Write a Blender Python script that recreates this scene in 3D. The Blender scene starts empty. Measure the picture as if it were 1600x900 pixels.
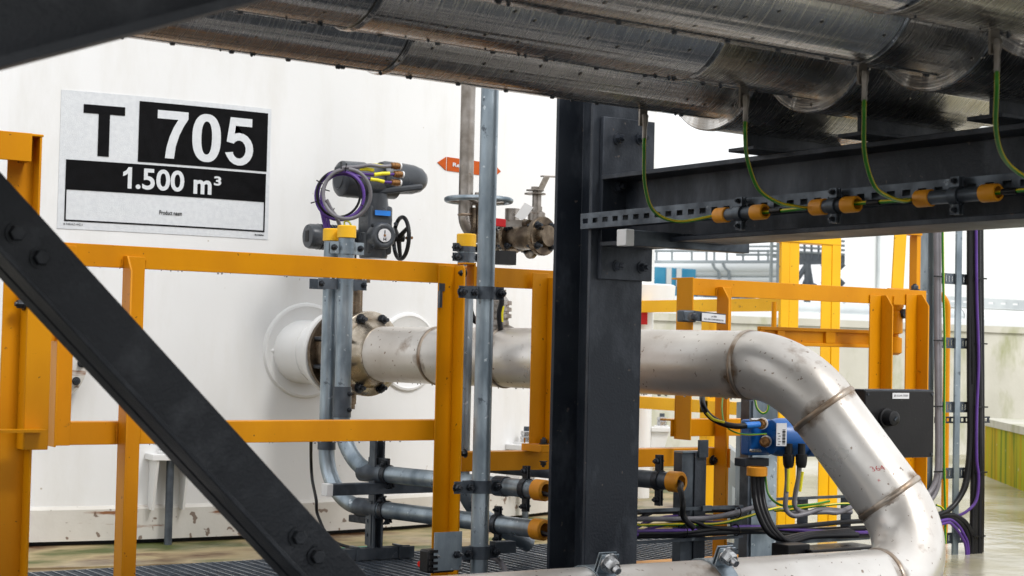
import bpy, bmesh, math, random
from mathutils import Vector as V, Matrix
random.seed(7)
sc = bpy.context.scene
col = sc.collection
rad = math.radians
# ---------------------------------------------------------------- camera
FP, H = 2600.0, 0.80
th, pi_, ro = rad(56.6), rad(2.1), rad(1.3)
Fh = V((math.cos(th), math.sin(th), 0)); Rh = V((math.sin(th), -math.cos(th), 0)); UZ = V((0, 0, 1))
cf = Fh*math.cos(pi_) + UZ*math.sin(pi_); u0 = UZ*math.cos(pi_) - Fh*math.sin(pi_)
cr = Rh*math.cos(ro) + u0*math.sin(ro); cu = u0*math.cos(ro) - Rh*math.sin(ro)
CAM = V((0, 0, H))
cam_d = bpy.data.cameras.new('camera'); cam = bpy.data.objects.new('camera', cam_d); col.objects.link(cam)
cam_d.sensor_width = 36; cam_d.lens = FP/1600*36; cam_d.clip_start = 0.05; cam_d.clip_end = 2000
m = Matrix((cr, cu, -cf)).transposed().to_4x4(); m.translation = CAM; cam.matrix_world = m
cam_d.dof.use_dof = True; cam_d.dof.focus_distance = 5.4; cam_d.dof.aperture_fstop = 9
sc.camera = cam
# ---------------------------------------------------------------- world, sun, exposure
SUN_EL, SUN_AZ = rad(48), rad(-78)        # azimuth of the sun measured from +X towards +Y
w = bpy.data.worlds.new("World"); sc.world = w; w.use_nodes = True
nt = w.node_tree; bg = nt.nodes['Background']
sky = nt.nodes.new('ShaderNodeTexSky'); sky.sky_type = 'NISHITA'; sky.sun_disc = False
sky.sun_elevation = SUN_EL; sky.sun_rotation = math.pi/2 - SUN_AZ; sky.dust_density = 4; sky.air_density = 1.0
hs = nt.nodes.new('ShaderNodeHueSaturation'); hs.inputs['Saturation'].default_value = 0.12
nt.links.new(sky.outputs[0], hs.inputs['Color']); wm = nt.nodes.new('ShaderNodeMix'); wm.data_type = 'RGBA'; wm.inputs[0].default_value = .75; wm.inputs[7].default_value = (8.6, 8.8, 9.0, 1)   # even cloud layer over the clear sky
nt.links.new(hs.outputs[0], wm.inputs[6]); nt.links.new(wm.outputs[2], bg.inputs['Color'])
bg.inputs['Strength'].default_value = 0.12
sd = bpy.data.lights.new('sun', 'SUN'); sd.energy = 1.2; sd.angle = rad(14); sd.color = (1, .98, .95)
so = bpy.data.objects.new('sun', sd); col.objects.link(so)
sdir = V((math.cos(SUN_EL)*math.cos(SUN_AZ), math.cos(SUN_EL)*math.sin(SUN_AZ), math.sin(SUN_EL)))
so.rotation_euler = sdir.to_track_quat('Z', 'Y').to_euler(); so.location = (0, -3, 12)
sc.view_settings.view_transform = 'Standard'; sc.view_settings.look = 'None'
sc.view_settings.exposure = 0.5; sc.view_settings.gamma = 1
# ---------------------------------------------------------------- pixel <-> place
def ray(x, y): return cf + cr*((x-800)/FP) - cu*((y-450)/FP)
def W(x, y, Z): return CAM + ray(x, y)*Z
def PL(x, y, ax, val):
    d = ray(x, y); return CAM + d*((val-CAM[ax])/d[ax])
def px(P):
    d = P-CAM; z = d.dot(cf); return 800+FP*d.dot(cr)/z, 450-FP*d.dot(cu)/z, z
def along(P, d, xt, lo=-6, hi=6):       # point on the line P+t*d seen at picture column xt
    s = 1 if px(P+d*hi)[0] > px(P+d*lo)[0] else -1
    for _ in range(50):
        mid = (lo+hi)/2
        if (px(P+d*mid)[0]-xt)*s < 0: lo = mid
        else: hi = mid
    return P+d*lo
RY = 4.69                                # plane of the front guardrail
X_, Y_ = V((1, 0, 0)), V((0, 1, 0))
PD = V((.216, -.976, 0)).normalized()    # run of the process pipe and the conduits
TC = V((2.872, 10.579, 0)); TR = 4.3     # tank
def tankp(a, z, off=0): return V((TC.x+(TR+off)*math.cos(a), TC.y+(TR+off)*math.sin(a), z))
def tank_at(x, y, off=0):
    d = ray(x, y); ox, oy = CAM.x-TC.x, CAM.y-TC.y
    A = d.x**2+d.y**2; B = 2*(ox*d.x+oy*d.y); D = ox*ox+oy*oy-(TR+off)**2
    disc = max(B*B-4*A*D, 0); t = (-B-math.sqrt(disc))/2/A; P = CAM+d*t
    return math.atan2(P.y-TC.y, P.x-TC.x), P.z, P
# ---------------------------------------------------------------- materials
def pm(name, c1, c2=None, sc_=8, rough=.5, metal=0, bump=0, bsc=60, spot=None, ssc=30, sth=.64, rvar=.12, stretch=(1,1,1), uv=False, coat=0, sst=(1,1,1), det=6, spec=.5, spot2=None, s2=(90,.70), sw=.07):
    mt = bpy.data.materials.new(name); mt.use_nodes = True; n = mt.node_tree.nodes; l = mt.node_tree.links
    b = n['Principled BSDF']; c2 = c2 or tuple(v*.8 for v in c1)
    tc = n.new('ShaderNodeTexCoord'); mp = n.new('ShaderNodeMapping'); mp.inputs['Scale'].default_value = stretch
    l.new(tc.outputs['UV' if uv else 'Object'], mp.inputs[0])
    no = n.new('ShaderNodeTexNoise'); no.inputs['Scale'].default_value = sc_; no.inputs['Detail'].default_value = det
    l.new(mp.outputs[0], no.inputs['Vector'])
    rp = n.new('ShaderNodeValToRGB'); rp.color_ramp.elements[0].position = .36; rp.color_ramp.elements[1].position = .66
    rp.color_ramp.elements[0].color = (*c1, 1); rp.color_ramp.elements[1].color = (*c2, 1)
    l.new(no.outputs['Fac'], rp.inputs[0]); out = rp.outputs[0]
    if spot:
        m2 = n.new('ShaderNodeMapping'); m2.inputs['Scale'].default_value = sst; l.new(tc.outputs['UV' if uv else 'Object'], m2.inputs[0])
        n2 = n.new('ShaderNodeTexNoise'); n2.inputs['Scale'].default_value = ssc; n2.inputs['Detail'].default_value = 5; n2.inputs['Roughness'].default_value = .65
        l.new(m2.outputs[0], n2.inputs['Vector'])
        r2 = n.new('ShaderNodeMapRange'); r2.inputs[1].default_value = sth; r2.inputs[2].default_value = sth+sw
        l.new(n2.outputs['Fac'], r2.inputs[0])
        mx = n.new('ShaderNodeMix'); mx.data_type = 'RGBA'; l.new(r2.outputs[0], mx.inputs[0]); l.new(out, mx.inputs[6]); mx.inputs[7].default_value = (*spot, 1); out = mx.outputs[2]
    if spot2:
        n3 = n.new('ShaderNodeTexNoise'); n3.inputs['Scale'].default_value = s2[0]; n3.inputs['Detail'].default_value = 2; l.new(tc.outputs['Object'], n3.inputs['Vector'])
        r3 = n.new('ShaderNodeMapRange'); r3.inputs[1].default_value = s2[1]; r3.inputs[2].default_value = s2[1]+.03; r3.inputs[4].default_value = .8; l.new(n3.outputs['Fac'], r3.inputs[0])
        m3 = n.new('ShaderNodeMix'); m3.data_type = 'RGBA'; l.new(r3.outputs[0], m3.inputs[0]); l.new(out, m3.inputs[6]); m3.inputs[7].default_value = (*spot2, 1); out = m3.outputs[2]
    l.new(out, b.inputs['Base Color']); b.inputs['Specular IOR Level'].default_value = spec
    rr = n.new('ShaderNodeMapRange'); rr.inputs[1].default_value = .3; rr.inputs[2].default_value = .7
    rr.inputs[3].default_value = max(rough-rvar, .03); rr.inputs[4].default_value = min(rough+rvar, 1)
    l.new(no.outputs['Fac'], rr.inputs[0]); l.new(rr.outputs[0], b.inputs['Roughness'])
    b.inputs['Metallic'].default_value = metal; b.inputs['Coat Weight'].default_value = coat; b.inputs['Coat Roughness'].default_value = .2
    if bump:
        nb = n.new('ShaderNodeTexNoise'); nb.inputs['Scale'].default_value = bsc; nb.inputs['Detail'].default_value = 3; l.new(mp.outputs[0], nb.inputs['Vector'])
        bp = n.new('ShaderNodeBump'); bp.inputs['Strength'].default_value = bump; bp.inputs['Distance'].default_value = .003
        l.new(nb.outputs['Fac'], bp.inputs['Height']); l.new(bp.outputs[0], b.inputs['Normal'])
    return mt
M = {}
M['yellow'] = pm('yellow_paint', (.72,.295,.0015), (.57,.215,.0015), 4, .42, bump=.14, bsc=120, spot=(.26,.10,.012), ssc=24, sth=.665, rvar=.1, spec=.2, stretch=(1,1,.5), spot2=(.10,.045,.015), s2=(60,.725))
M['yellow_lit'] = pm('daylit_yellow_paint', (.92,.50,.004), (.80,.41,.004), 3, .4, bump=.1, bsc=120, spot=(.45,.22,.02), ssc=18, sth=.66, spec=.3, spot2=(.2,.1,.02), s2=(40,.72))  # lighter copy of the yellow paint, open daylight put into its colour
M['cap'] = pm('orange_plastic', (.85,.34,.01), (.75,.28,.01), 20, .5, bump=.2, bsc=200)
M['capy'] = pm('yellow_plastic', (.90,.50,.004), (.85,.46,.004), 20, .5, bump=.2, bsc=200)
M['galv'] = pm('galvanised_steel', (.36,.42,.47), (.15,.19,.225), 13, .38, .7, bump=.14, bsc=90, spot=(.10,.12,.14), ssc=24, sth=.63, stretch=(1,1,.35), spot2=(.55,.6,.64), s2=(45,.69))
M['galvd'] = pm('dull_galvanised_steel', (.12,.14,.165), (.05,.06,.075), 12, .42, .5, bump=.2, bsc=80, spot=(.24,.27,.30), ssc=18, sth=.65, spec=.3)
M['dark'] = pm('dark_weathered_steel', (.022,.027,.037), (.042,.049,.061), 4, .45, .15, bump=.35, bsc=130, spot=(.15,.165,.195), ssc=4.5, sth=.47, sst=(1,1,.45), sw=.36, spec=.25, spot2=(.13,.11,.10), s2=(42,.72))
M['brace'] = pm('dark_brace_steel', (.019,.0215,.0265), (.036,.039,.045), 6, .5, .1, bump=.5, bsc=170, spot=(.085,.09,.10), ssc=9, sth=.50, sw=.4, spec=.25)
M['stain'] = pm('stainless_pipe', (.84,.81,.77), (.54,.49,.44), 2.4, .35, .55, bump=.14, bsc=70, spot=(.22,.135,.075), ssc=5.5, sth=.615, sw=.16, rvar=.09, spot2=(.20,.12,.07), s2=(60,.69), det=9)
M['weld'] = pm('heat_tinted_weld', (.46,.40,.34), (.30,.21,.14), 18, .38, .8, bump=.3, bsc=90)
def tintmat():
    mt = pm('weld_heat_tint', (.30,.20,.12), (.16,.09,.045), 16, .45, .5, bump=.1, bsc=70); n = mt.node_tree.nodes; l = mt.node_tree.links; b = n['Principled BSDF']
    tc = n.new('ShaderNodeTexCoord'); no = n.new('ShaderNodeTexNoise'); no.inputs['Scale'].default_value = 13; no.inputs['Detail'].default_value = 6; l.new(tc.outputs['Object'], no.inputs['Vector'])
    sp = n.new('ShaderNodeSeparateXYZ'); l.new(tc.outputs['UV'], sp.inputs[0])
    a = n.new('ShaderNodeMath'); a.operation = 'MULTIPLY_ADD'; a.inputs[1].default_value = -7.5; l.new(sp.outputs[1], a.inputs[0]); l.new(no.outputs['Fac'], a.inputs[2])
    r = n.new('ShaderNodeMapRange'); r.inputs[1].default_value = .36; r.inputs[2].default_value = .62; r.inputs[4].default_value = .85; l.new(a.outputs[0], r.inputs[0]); l.new(r.outputs[0], b.inputs['Alpha'])
    return mt
M['tint'] = tintmat()
M['smallst'] = pm('weathered_stainless', (.36,.33,.305), (.19,.165,.14), 14, .36, .75, bump=.2, bsc=90, spot=(.16,.09,.04), ssc=20, sth=.62)
M['bronze'] = pm('tarnished_valve_metal', (.20,.155,.11), (.07,.052,.038), 22, .30, .85, bump=.25, bsc=90)
M['flange'] = pm('bare_flange_steel', (.50,.44,.36), (.30,.25,.19), 20, .3, .9, bump=.1, bsc=120)
M['white'] = pm('white_tank_paint', (.80,.80,.80), (.735,.735,.73), .8, .34, bump=.16, bsc=30, spot=(.69,.68,.655), ssc=4, sth=.50, sst=(1.4,1.4,.3), sw=.3, rvar=.06, spot2=(.40,.34,.25), s2=(26,.765))
M['whiteband'] = pm('stained_white_paint', (.66,.64,.60), (.52,.49,.44), 3, .45, bump=.3, bsc=45, spot=(.24,.10,.04), ssc=2.6, sth=.60, sst=(1,1,7), sw=.08, spot2=(.12,.06,.03), s2=(24,.66))
M['wcap'] = pm('white_plastic', (.8,.8,.8), (.74,.74,.74), 5, .4)
M['black'] = pm('black_plastic', (.008,.008,.0095), (.014,.014,.015), 10, .4, bump=.15, bsc=150, rvar=.08, spec=.25)
M['blackbox'] = pm('black_enclosure', (.009,.0085,.0095), (.016,.015,.016), 5, .34, bump=.12, bsc=90, spec=.22, spot2=(.05,.05,.05), s2=(60,.72))
M['bolt'] = pm('bolt_steel', (.06,.066,.078), (.028,.032,.038), 60, .4, .6, spec=.3)
M['zinc'] = pm('zinc_bolt', (.6,.6,.6), (.4,.4,.41), 60, .28, .9)
M['grey'] = pm('grey_actuator_paint', (.07,.078,.09), (.05,.056,.066), 9, .32, bump=.1, bsc=120, spec=.4)
M['purple'] = pm('purple_cable', (.10,.035,.28), (.075,.025,.20), 12, .4)
M['gcable'] = pm('grey_cable', (.19,.18,.20), (.14,.135,.15), 12, .4)
M['bcable'] = pm('black_cable', (.008,.008,.010), (.016,.016,.018), 12, .4, spec=.25)
M['sleeve'] = pm('yellow_sleeve', (.85,.75,.02), (.8,.7,.02), 12, .45)
M['bsleeve'] = pm('blue_sleeve', (.02,.22,.75), (.02,.2,.7), 12, .45)
M['blue'] = pm('blue_housing_paint', (.01,.11,.38), (.01,.09,.32), 7, .34, bump=.08)
M['brass'] = pm('brown_brass_gland', (.32,.16,.06), (.2,.1,.04), 40, .35, .8)
M['red'] = pm('red_plastic', (.55,.01,.015), (.5,.01,.015), 12, .4)
M['redlit'] = pm('red_lens', (.85,.02,.01), (.8,.02,.01), 12, .25)
M['signw'] = pm('reflective_sign_film', (.66,.68,.70), (.60,.62,.645), 60, .45, bump=.35, bsc=260)
M['signb'] = pm('black_sign_film', (.003,.003,.0035), (.005,.005,.006), 30, .45, bump=.25, bsc=260, spec=.08)
M['orange'] = pm('orange_marker_film', (.50,.085,.004), (.46,.075,.004), 30, .45, spec=.2)
M['paper'] = pm('white_label', (.72,.72,.74), (.66,.66,.68), 30, .5)
M['wood'] = pm('bleached_tag', (.5,.42,.32), (.4,.32,.22), 40, .6)
M['conc'] = pm('pale_concrete', (.60,.58,.51), (.47,.455,.39), 1.6, .75, bump=.4, bsc=40, spot=(.30,.31,.15), ssc=2.4, sth=.52, sst=(1,1,.5), sw=.22)
M['moss'] = pm('mossy_wall', (.36,.40,.008), (.50,.27,.01), 8, .8, bump=.4, bsc=40, spot=(.16,.22,.008), ssc=13, sth=.54, stretch=(1,1,.07), sst=(1,1,.06), spec=.15, spot2=(.5,.46,.25), s2=(9,.68))
M['grate'] = pm('grating_steel', (.20,.23,.27), (.11,.13,.16), 12, .32, .6)
M['grateshade'] = pm('grating_gap_shade', (.02,.022,.026), (.035,.037,.04), 12, .5, .3)
M['clad_far'] = pm('far_white_cladding', (.80,.82,.82), (.76,.78,.79), .5, .5)
M['farpipe'] = pm('far_aluminium_pipe', (.62,.66,.67), (.5,.54,.56), 3, .4, .3)
M['farsteel'] = pm('far_grey_steel', (.36,.40,.41), (.28,.31,.33), 2, .6)
M['fardark'] = pm('far_dark_steel', (.10,.12,.15), (.16,.18,.2), 2, .6)
M['farblue'] = pm('far_blue_paint', (.03,.28,.50), (.10,.38,.55), 2, .5)
def stripes():
    mt = bpy.data.materials.new('green_yellow_insulation'); mt.use_nodes = True; n = mt.node_tree.nodes; l = mt.node_tree.links; b = n['Principled BSDF']
    tc = n.new('ShaderNodeTexCoord'); s = n.new('ShaderNodeSeparateXYZ'); l.new(tc.outputs['UV'], s.inputs[0])
    a = n.new('ShaderNodeMath'); a.operation = 'MULTIPLY'; a.inputs[1].default_value = 2; l.new(s.outputs[0], a.inputs[0])
    f = n.new('ShaderNodeMath'); f.operation = 'FRACT'; l.new(a.outputs[0], f.inputs[0])
    g = n.new('ShaderNodeMath'); g.operation = 'GREATER_THAN'; g.inputs[1].default_value = .62; l.new(f.outputs[0], g.inputs[0])
    mx = n.new('ShaderNodeMix'); mx.data_type = 'RGBA'; l.new(g.outputs[0], mx.inputs[0]); mx.inputs[6].default_value = (.035,.24,.012,1); mx.inputs[7].default_value = (.72,.56,.01,1)
    l.new(mx.outputs[2], b.inputs['Base Color']); b.inputs['Roughness'].default_value = .4
    return mt
M['gy'] = stripes()
def cladding():
    mt = bpy.data.materials.new('rain_spotted_cladding'); mt.use_nodes = True; n = mt.node_tree.nodes; l = mt.node_tree.links; b = n['Principled BSDF']
    tc = n.new('ShaderNodeTexCoord'); oi = n.new('ShaderNodeObjectInfo')
    off = n.new('ShaderNodeVectorMath'); off.operation = 'ADD'; l.new(tc.outputs['UV'], off.inputs[0]); l.new(oi.outputs['Random'], off.inputs[1])
    def noise(scale, s, d=4, uvw='UV'):
        mp = n.new('ShaderNodeMapping'); mp.inputs['Scale'].default_value = s; l.new(off.outputs[0] if uvw == 'UV' else tc.outputs[uvw], mp.inputs[0])
        no = n.new('ShaderNodeTexNoise'); no.inputs['Scale'].default_value = scale; no.inputs['Detail'].default_value = d; l.new(mp.outputs[0], no.inputs['Vector']); return no.outputs['Fac']
    long_ = noise(1, (22, .22, 1), 6)        # rolled lines along the sheet
    cross = noise(1, (9, 230, 1), 3)          # brush marks round it
    big = noise(3, (1, 1, 1), 4, 'Object')
    rp = n.new('ShaderNodeValToRGB'); e = rp.color_ramp.elements; e[0].position = .3; e[0].color = (.33,.31,.29,1); e[1].position = .72; e[1].color = (.95,.92,.89,1)
    l.new(long_, rp.inputs[0])
    mx = n.new('ShaderNodeMix'); mx.data_type = 'RGBA'; mx.blend_type = 'MULTIPLY'; mx.inputs[0].default_value = .32
    r2 = n.new('ShaderNodeMapRange'); r2.inputs[1].default_value = .35; r2.inputs[2].default_value = .65; r2.inputs[3].default_value = .55; r2.inputs[4].default_value = 1.1; l.new(cross, r2.inputs[0])
    l.new(rp.outputs[0], mx.inputs[6]); l.new(r2.outputs[0], mx.inputs[7])
    # water drops: dark beads
    mp = n.new('ShaderNodeMapping'); mp.inputs['Scale'].default_value = (1,1,1); l.new(tc.outputs['Object'], mp.inputs[0])
    vo = n.new('ShaderNodeTexVoronoi'); vo.inputs['Scale'].default_value = 34; l.new(mp.outputs[0], vo.inputs['Vector'])
    lt = n.new('ShaderNodeMapRange'); lt.inputs[1].default_value = .19; lt.inputs[2].default_value = .10; l.new(vo.outputs['Distance'], lt.inputs[0])
    sep = n.new('ShaderNodeSeparateColor'); l.new(vo.outputs['Color'], sep.inputs[0])
    gt = n.new('ShaderNodeMath'); gt.operation = 'GREATER_THAN'; gt.inputs[1].default_value = .62; l.new(sep.outputs[0], gt.inputs[0])
    mu = n.new('ShaderNodeMath'); mu.operation = 'MULTIPLY'; l.new(lt.outputs[0], mu.inputs[0]); l.new(gt.outputs[0], mu.inputs[1])
    m3 = n.new('ShaderNodeMix'); m3.data_type = 'RGBA'; l.new(mu.outputs[0], m3.inputs[0]); l.new(mx.outputs[2], m3.inputs[6]); m3.inputs[7].default_value = (.06,.05,.045,1)
    # brown bloom
    r4 = n.new('ShaderNodeMapRange'); r4.inputs[1].default_value = .58; r4.inputs[2].default_value = .74; r4.inputs[4].default_value = .38; l.new(big, r4.inputs[0])
    m4 = n.new('ShaderNodeMix'); m4.data_type = 'RGBA'; l.new(r4.outputs[0], m4.inputs[0]); l.new(m3.outputs[2], m4.inputs[6]); m4.inputs[7].default_value = (.26,.17,.075,1)
    l.new(m4.outputs[2], b.inputs['Base Color']); b.inputs['Metallic'].default_value = .95
    rr = n.new('ShaderNodeMapRange'); rr.inputs[1].default_value = .3; rr.inputs[2].default_value = .7; rr.inputs[3].default_value = .15; rr.inputs[4].default_value = .32; l.new(cross, rr.inputs[0]); l.new(rr.outputs[0], b.inputs['Roughness'])
    ad = n.new('ShaderNodeMath'); ad.operation = 'MULTIPLY_ADD'; ad.inputs[1].default_value = 5.5; cs = n.new('ShaderNodeMath'); cs.operation = 'MULTIPLY'; cs.inputs[1].default_value = .36; l.new(cross, cs.inputs[0]); l.new(long_, ad.inputs[0]); l.new(cs.outputs[0], ad.inputs[2])
    a2 = n.new('ShaderNodeMath'); a2.operation = 'MULTIPLY_ADD'; a2.inputs[1].default_value = 1.5; l.new(mu.outputs[0], a2.inputs[0]); l.new(ad.outputs[0], a2.inputs[2])
    bp = n.new('ShaderNodeBump'); bp.inputs['Strength'].default_value = .45; bp.inputs['Distance'].default_value = .004; l.new(a2.outputs[0], bp.inputs['Height']); l.new(bp.outputs[0], b.inputs['Normal'])
    return mt
M['clad'] = cladding()
def wetground(name, c1, c2, c3, lo, hi, sc_=1.3, stretch=(1,1,1)):
    mt = bpy.data.materials.new(name); mt.use_nodes = True; n = mt.node_tree.nodes; l = mt.node_tree.links; b = n['Principled BSDF']
    tc = n.new('ShaderNodeTexCoord'); mp = n.new('ShaderNodeMapping'); mp.inputs['Scale'].default_value = stretch; l.new(tc.outputs['Object'], mp.inputs[0])
    n1 = n.new('ShaderNodeTexNoise'); n1.inputs['Scale'].default_value = sc_; n1.inputs['Detail'].default_value = 7; l.new(mp.outputs[0], n1.inputs['Vector'])
    rp = n.new('ShaderNodeValToRGB'); e = rp.color_ramp.elements; e[0].position = .36; e[0].color = (*c1,1); e[1].position = .64; e[1].color = (*c3,1)
    k = e.new(.5); k.color = (*c2,1); l.new(n1.outputs['Fac'], rp.inputs[0]); l.new(rp.outputs[0], b.inputs['Base Color'])
    n2 = n.new('ShaderNodeTexNoise'); n2.inputs['Scale'].default_value = sc_*.7; n2.inputs['Detail'].default_value = 3; l.new(mp.outputs[0], n2.inputs['Vector'])
    rr = n.new('ShaderNodeMapRange'); rr.inputs[1].default_value = .42; rr.inputs[2].default_value = .58; rr.inputs[3].default_value = lo; rr.inputs[4].default_value = hi
    l.new(n2.outputs['Fac'], rr.inputs[0]); l.new(rr.outputs[0], b.inputs['Roughness'])
    nb = n.new('ShaderNodeTexNoise'); nb.inputs['Scale'].default_value = 9; nb.inputs['Detail'].default_value = 5; l.new(tc.outputs['Object'], nb.inputs['Vector'])
    bp = n.new('ShaderNodeBump'); bp.inputs['Strength'].default_value = .35; bp.inputs['Distance'].default_value = .02; l.new(nb.outputs['Fac'], bp.inputs['Height']); l.new(bp.outputs[0], b.inputs['Normal'])
    return mt
M['ground'] = wetground('wet_concrete_ground', (.13,.11,.015), (.40,.37,.27), (.62,.61,.58), .02, .26, .6)  # yellow-green patches are reflections painted into the wet concrete's colour
M['plinth'] = wetground('stained_foundation', (.085,.035,.014), (.36,.28,.15), (.075,.09,.018), .30, .75, 2.3, (1,1.3,1))
# ---------------------------------------------------------------- mesh builder
class G:
    def __init__(s): s.bm = bmesh.new(); s.uv = s.bm.loops.layers.uv.new('UVMap')
    def quad(s, pts, uvs=None):
        vs = [s.bm.verts.new(p) for p in pts]; f = s.bm.faces.new(vs)
        if uvs:
            for lp, q in zip(f.loops, uvs): lp[s.uv].uv = q
        return f
    def prism(s, prof, o, a, b, n):           # polygon prof in the (a,b) plane, pushed along n
        v0 = [s.bm.verts.new(o+a*p+b*q) for p, q in prof]; v1 = [s.bm.verts.new(o+a*p+b*q+n) for p, q in prof]
        k = len(prof); s.bm.faces.new(v0); s.bm.faces.new(list(reversed(v1)))
        for i in range(k): s.bm.faces.new((v0[i], v1[i], v1[(i+1) % k], v0[(i+1) % k]))
        return s
    def box(s, o, a, b, n): return s.prism([(0,0),(1,0),(1,1),(0,1)], o, a, b, n)
    def bx(s, x0, x1, y0, y1, z0, z1): return s.box(V((x0,y0,z0)), V((x1-x0,0,0)), V((0,y1-y0,0)), V((0,0,z1-z0)))
    def cb(s, c, a, b, n): return s.box(c-a/2-b/2-n/2, a, b, n)
    def lathe(s, o, ax, prof, seg=20, ring=False):
        ax = ax.normalized(); t = V((0,0,1)) if abs(ax.z) < .9 else V((1,0,0)); a = ax.cross(t).normalized(); b = ax.cross(a)
        rows = []; acc = [0]
        for i in range(1, len(prof)): acc.append(acc[-1]+math.hypot(prof[i][0]-prof[i-1][0], prof[i][1]-prof[i-1][1]))
        for h, r in prof:
            rows.append([s.bm.verts.new(o+ax*h+(a*math.cos(2*math.pi*k/seg)+b*math.sin(2*math.pi*k/seg))*max(r, 1e-5)) for k in range(seg)])
        n = len(rows); rng = range(n if ring else n-1)
        for i in rng:
            j = (i+1) % n
            for k in range(seg):
                f = s.bm.faces.new((rows[i][k], rows[i][(k+1) % seg], rows[j][(k+1) % seg], rows[j][k]))
                for lp, q in zip(f.loops, ((k/seg,acc[i]),((k+1)/seg,acc[i]),((k+1)/seg,acc[j]),(k/seg,acc[j]))): lp[s.uv].uv = q
        if not ring:
            s.bm.faces.new(rows[0]); s.bm.faces.new(list(reversed(rows[-1])))
        return s
    def cyl(s, p, q, r, seg=16): return s.lathe(p, q-p, [(0,r),((q-p).length,r)], seg)
    def band(s, c, ax, r0, r1, w, seg=24): return s.lathe(c, ax, [(-w/2,r0),(-w/2,r1),(w/2,r1),(w/2,r0)], seg, True)
    def hexa(s, p, ax, r, h): return s.lathe(p, ax, [(0,r),(h*.85,r),(h,r*.86)], 6)
    def bolt(s, p, ax, r, h, stud=0):
        ax = ax.normalized(); s.lathe(p, ax, [(0,r*1.35),(h*.22,r*1.35)], 14); s.hexa(p+ax*h*.22, ax, r, h)
        if stud: s.lathe(p+ax*h*1.2, ax, [(0,r*.55),(stud,r*.5)], 10)
        return s
    def tube(s, P, r, seg=14, cap=True, v0=0, loop=False):
        n = len(P); rr = r if isinstance(r, (list, tuple)) else [r]*n; rows = []; a = None; acc = v0; vs = []
        for i, p in enumerate(P):
            if loop: d = (P[(i+1) % n]-P[i-1])
            else: d = (P[min(i+1, n-1)]-P[max(i-1, 0)])
            d.normalize()
            if a is None: t = V((0,0,1)) if abs(d.z) < .9 else V((1,0,0)); a = d.cross(t)
            a = (a-d*a.dot(d)).normalized(); b = d.cross(a)
            if i: acc += (p-P[i-1]).length
            vs.append(acc); rows.append([s.bm.verts.new(p+(a*math.cos(2*math.pi*k/seg)+b*math.sin(2*math.pi*k/seg))*rr[i]) for k in range(seg)])
        for i in range(n if loop else n-1):
            j = (i+1) % n
            for k in range(seg):
                f = s.bm.faces.new((rows[i][k], rows[i][(k+1) % seg], rows[j][(k+1) % seg], rows[j][k]))
                for lp, q in zip(f.loops, ((k/seg,vs[i]),((k+1)/seg,vs[i]),((k+1)/seg,vs[j]),(k/seg,vs[j]))): lp[s.uv].uv = q
        if cap and not loop: s.bm.faces.new(list(reversed(rows[0]))); s.bm.faces.new(rows[-1])
        return s
    def slotted(s, o, L, h, n, sl, sh, pitch, first=.02):   # plate with real slots: L long vector, h height vector, n thickness vector
        ln = L.length; e = L.normalized(); H_ = h.length; k = h.normalized(); y0 = (H_-sh)/2
        s.box(o, L, k*y0, n); s.box(o+k*(y0+sh), L, k*y0, n); x = 0; p = first
        while True:
            end = min(p, ln)
            if end-x > 1e-4: s.box(o+k*y0+e*x, e*(end-x), k*sh, n)
            if p+sl >= ln: break
            x = p+sl; p += pitch
        if x < ln-1e-4 and p < ln+pitch: pass
        return s
def arc(pts, R, n=8):                         # polyline with rounded corners
    out = [pts[0]]
    for i in range(1, len(pts)-1):
        A, B, C = pts[i-1], pts[i], pts[i+1]; u = (A-B).normalized(); v = (C-B).normalized(); ang = u.angle(v); t = R/math.tan(ang/2)
        t = min(t, (A-B).length*.49, (C-B).length*.49) if len(pts) > 3 else min(t, (A-B).length*.95, (C-B).length*.95)
        r = t*math.tan(ang/2); cen = B+(u+v).normalized()*(r/math.sin(ang/2)); s0 = B+u*t-cen; s1 = B+v*t-cen; om = s0.angle(s1)
        for k in range(n+1):
            q = k/n; out.append(cen+(s0*math.sin((1-q)*om)+s1*math.sin(q*om))/math.sin(om))
    out.append(pts[-1]); return out
def spline(pts, n=8):
    out = []; P = [pts[0]*2-pts[1]]+list(pts)+[pts[-1]*2-pts[-2]]
    for i in range(1, len(P)-2):
        for k in range(n):
            t = k/n; a, b, c, d = P[i-1:i+3]
            out.append(.5*((2*b)+(c-a)*t+(2*a-5*b+4*c-d)*t*t+(-a+3*b-3*c+d)*t**3))
    out.append(pts[-1]); return out
ORG = {}
def thing(name, label, cat, loc, group=None):
    o = bpy.data.objects.new(name, None); col.objects.link(o); o.empty_display_size = .1; o.location = loc; ORG[o.name] = V(loc)
    o['label'] = label; o['category'] = cat
    if group: o['group'] = group
    return o
def mesh(name, g, mat, org, bevel=0):
    bmesh.ops.recalc_face_normals(g.bm, faces=g.bm.faces)
    if org.length > 0: bmesh.ops.translate(g.bm, vec=-org, verts=g.bm.verts)
    me = bpy.data.meshes.new(name); g.bm.to_mesh(me); g.bm.free(); me.materials.append(M[mat])
    me.shade_smooth(); me.set_sharp_from_angle(angle=rad(38))
    o = bpy.data.objects.new(name, me); col.objects.link(o)
    if bevel:
        b = o.modifiers.new('bevel', 'BEVEL'); b.width = bevel; b.segments = 2; b.limit_method = 'ANGLE'; b.angle_limit = rad(40)
    return o
def part(name, g, mat, parent, bevel=0, label=None, kind=None):
    org = ORG[parent.name]; o = mesh(name, g, mat, org, bevel); o.parent = parent; ORG[o.name] = org
    if label: o['label'] = label
    if kind: o['kind'] = kind
    return o
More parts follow.
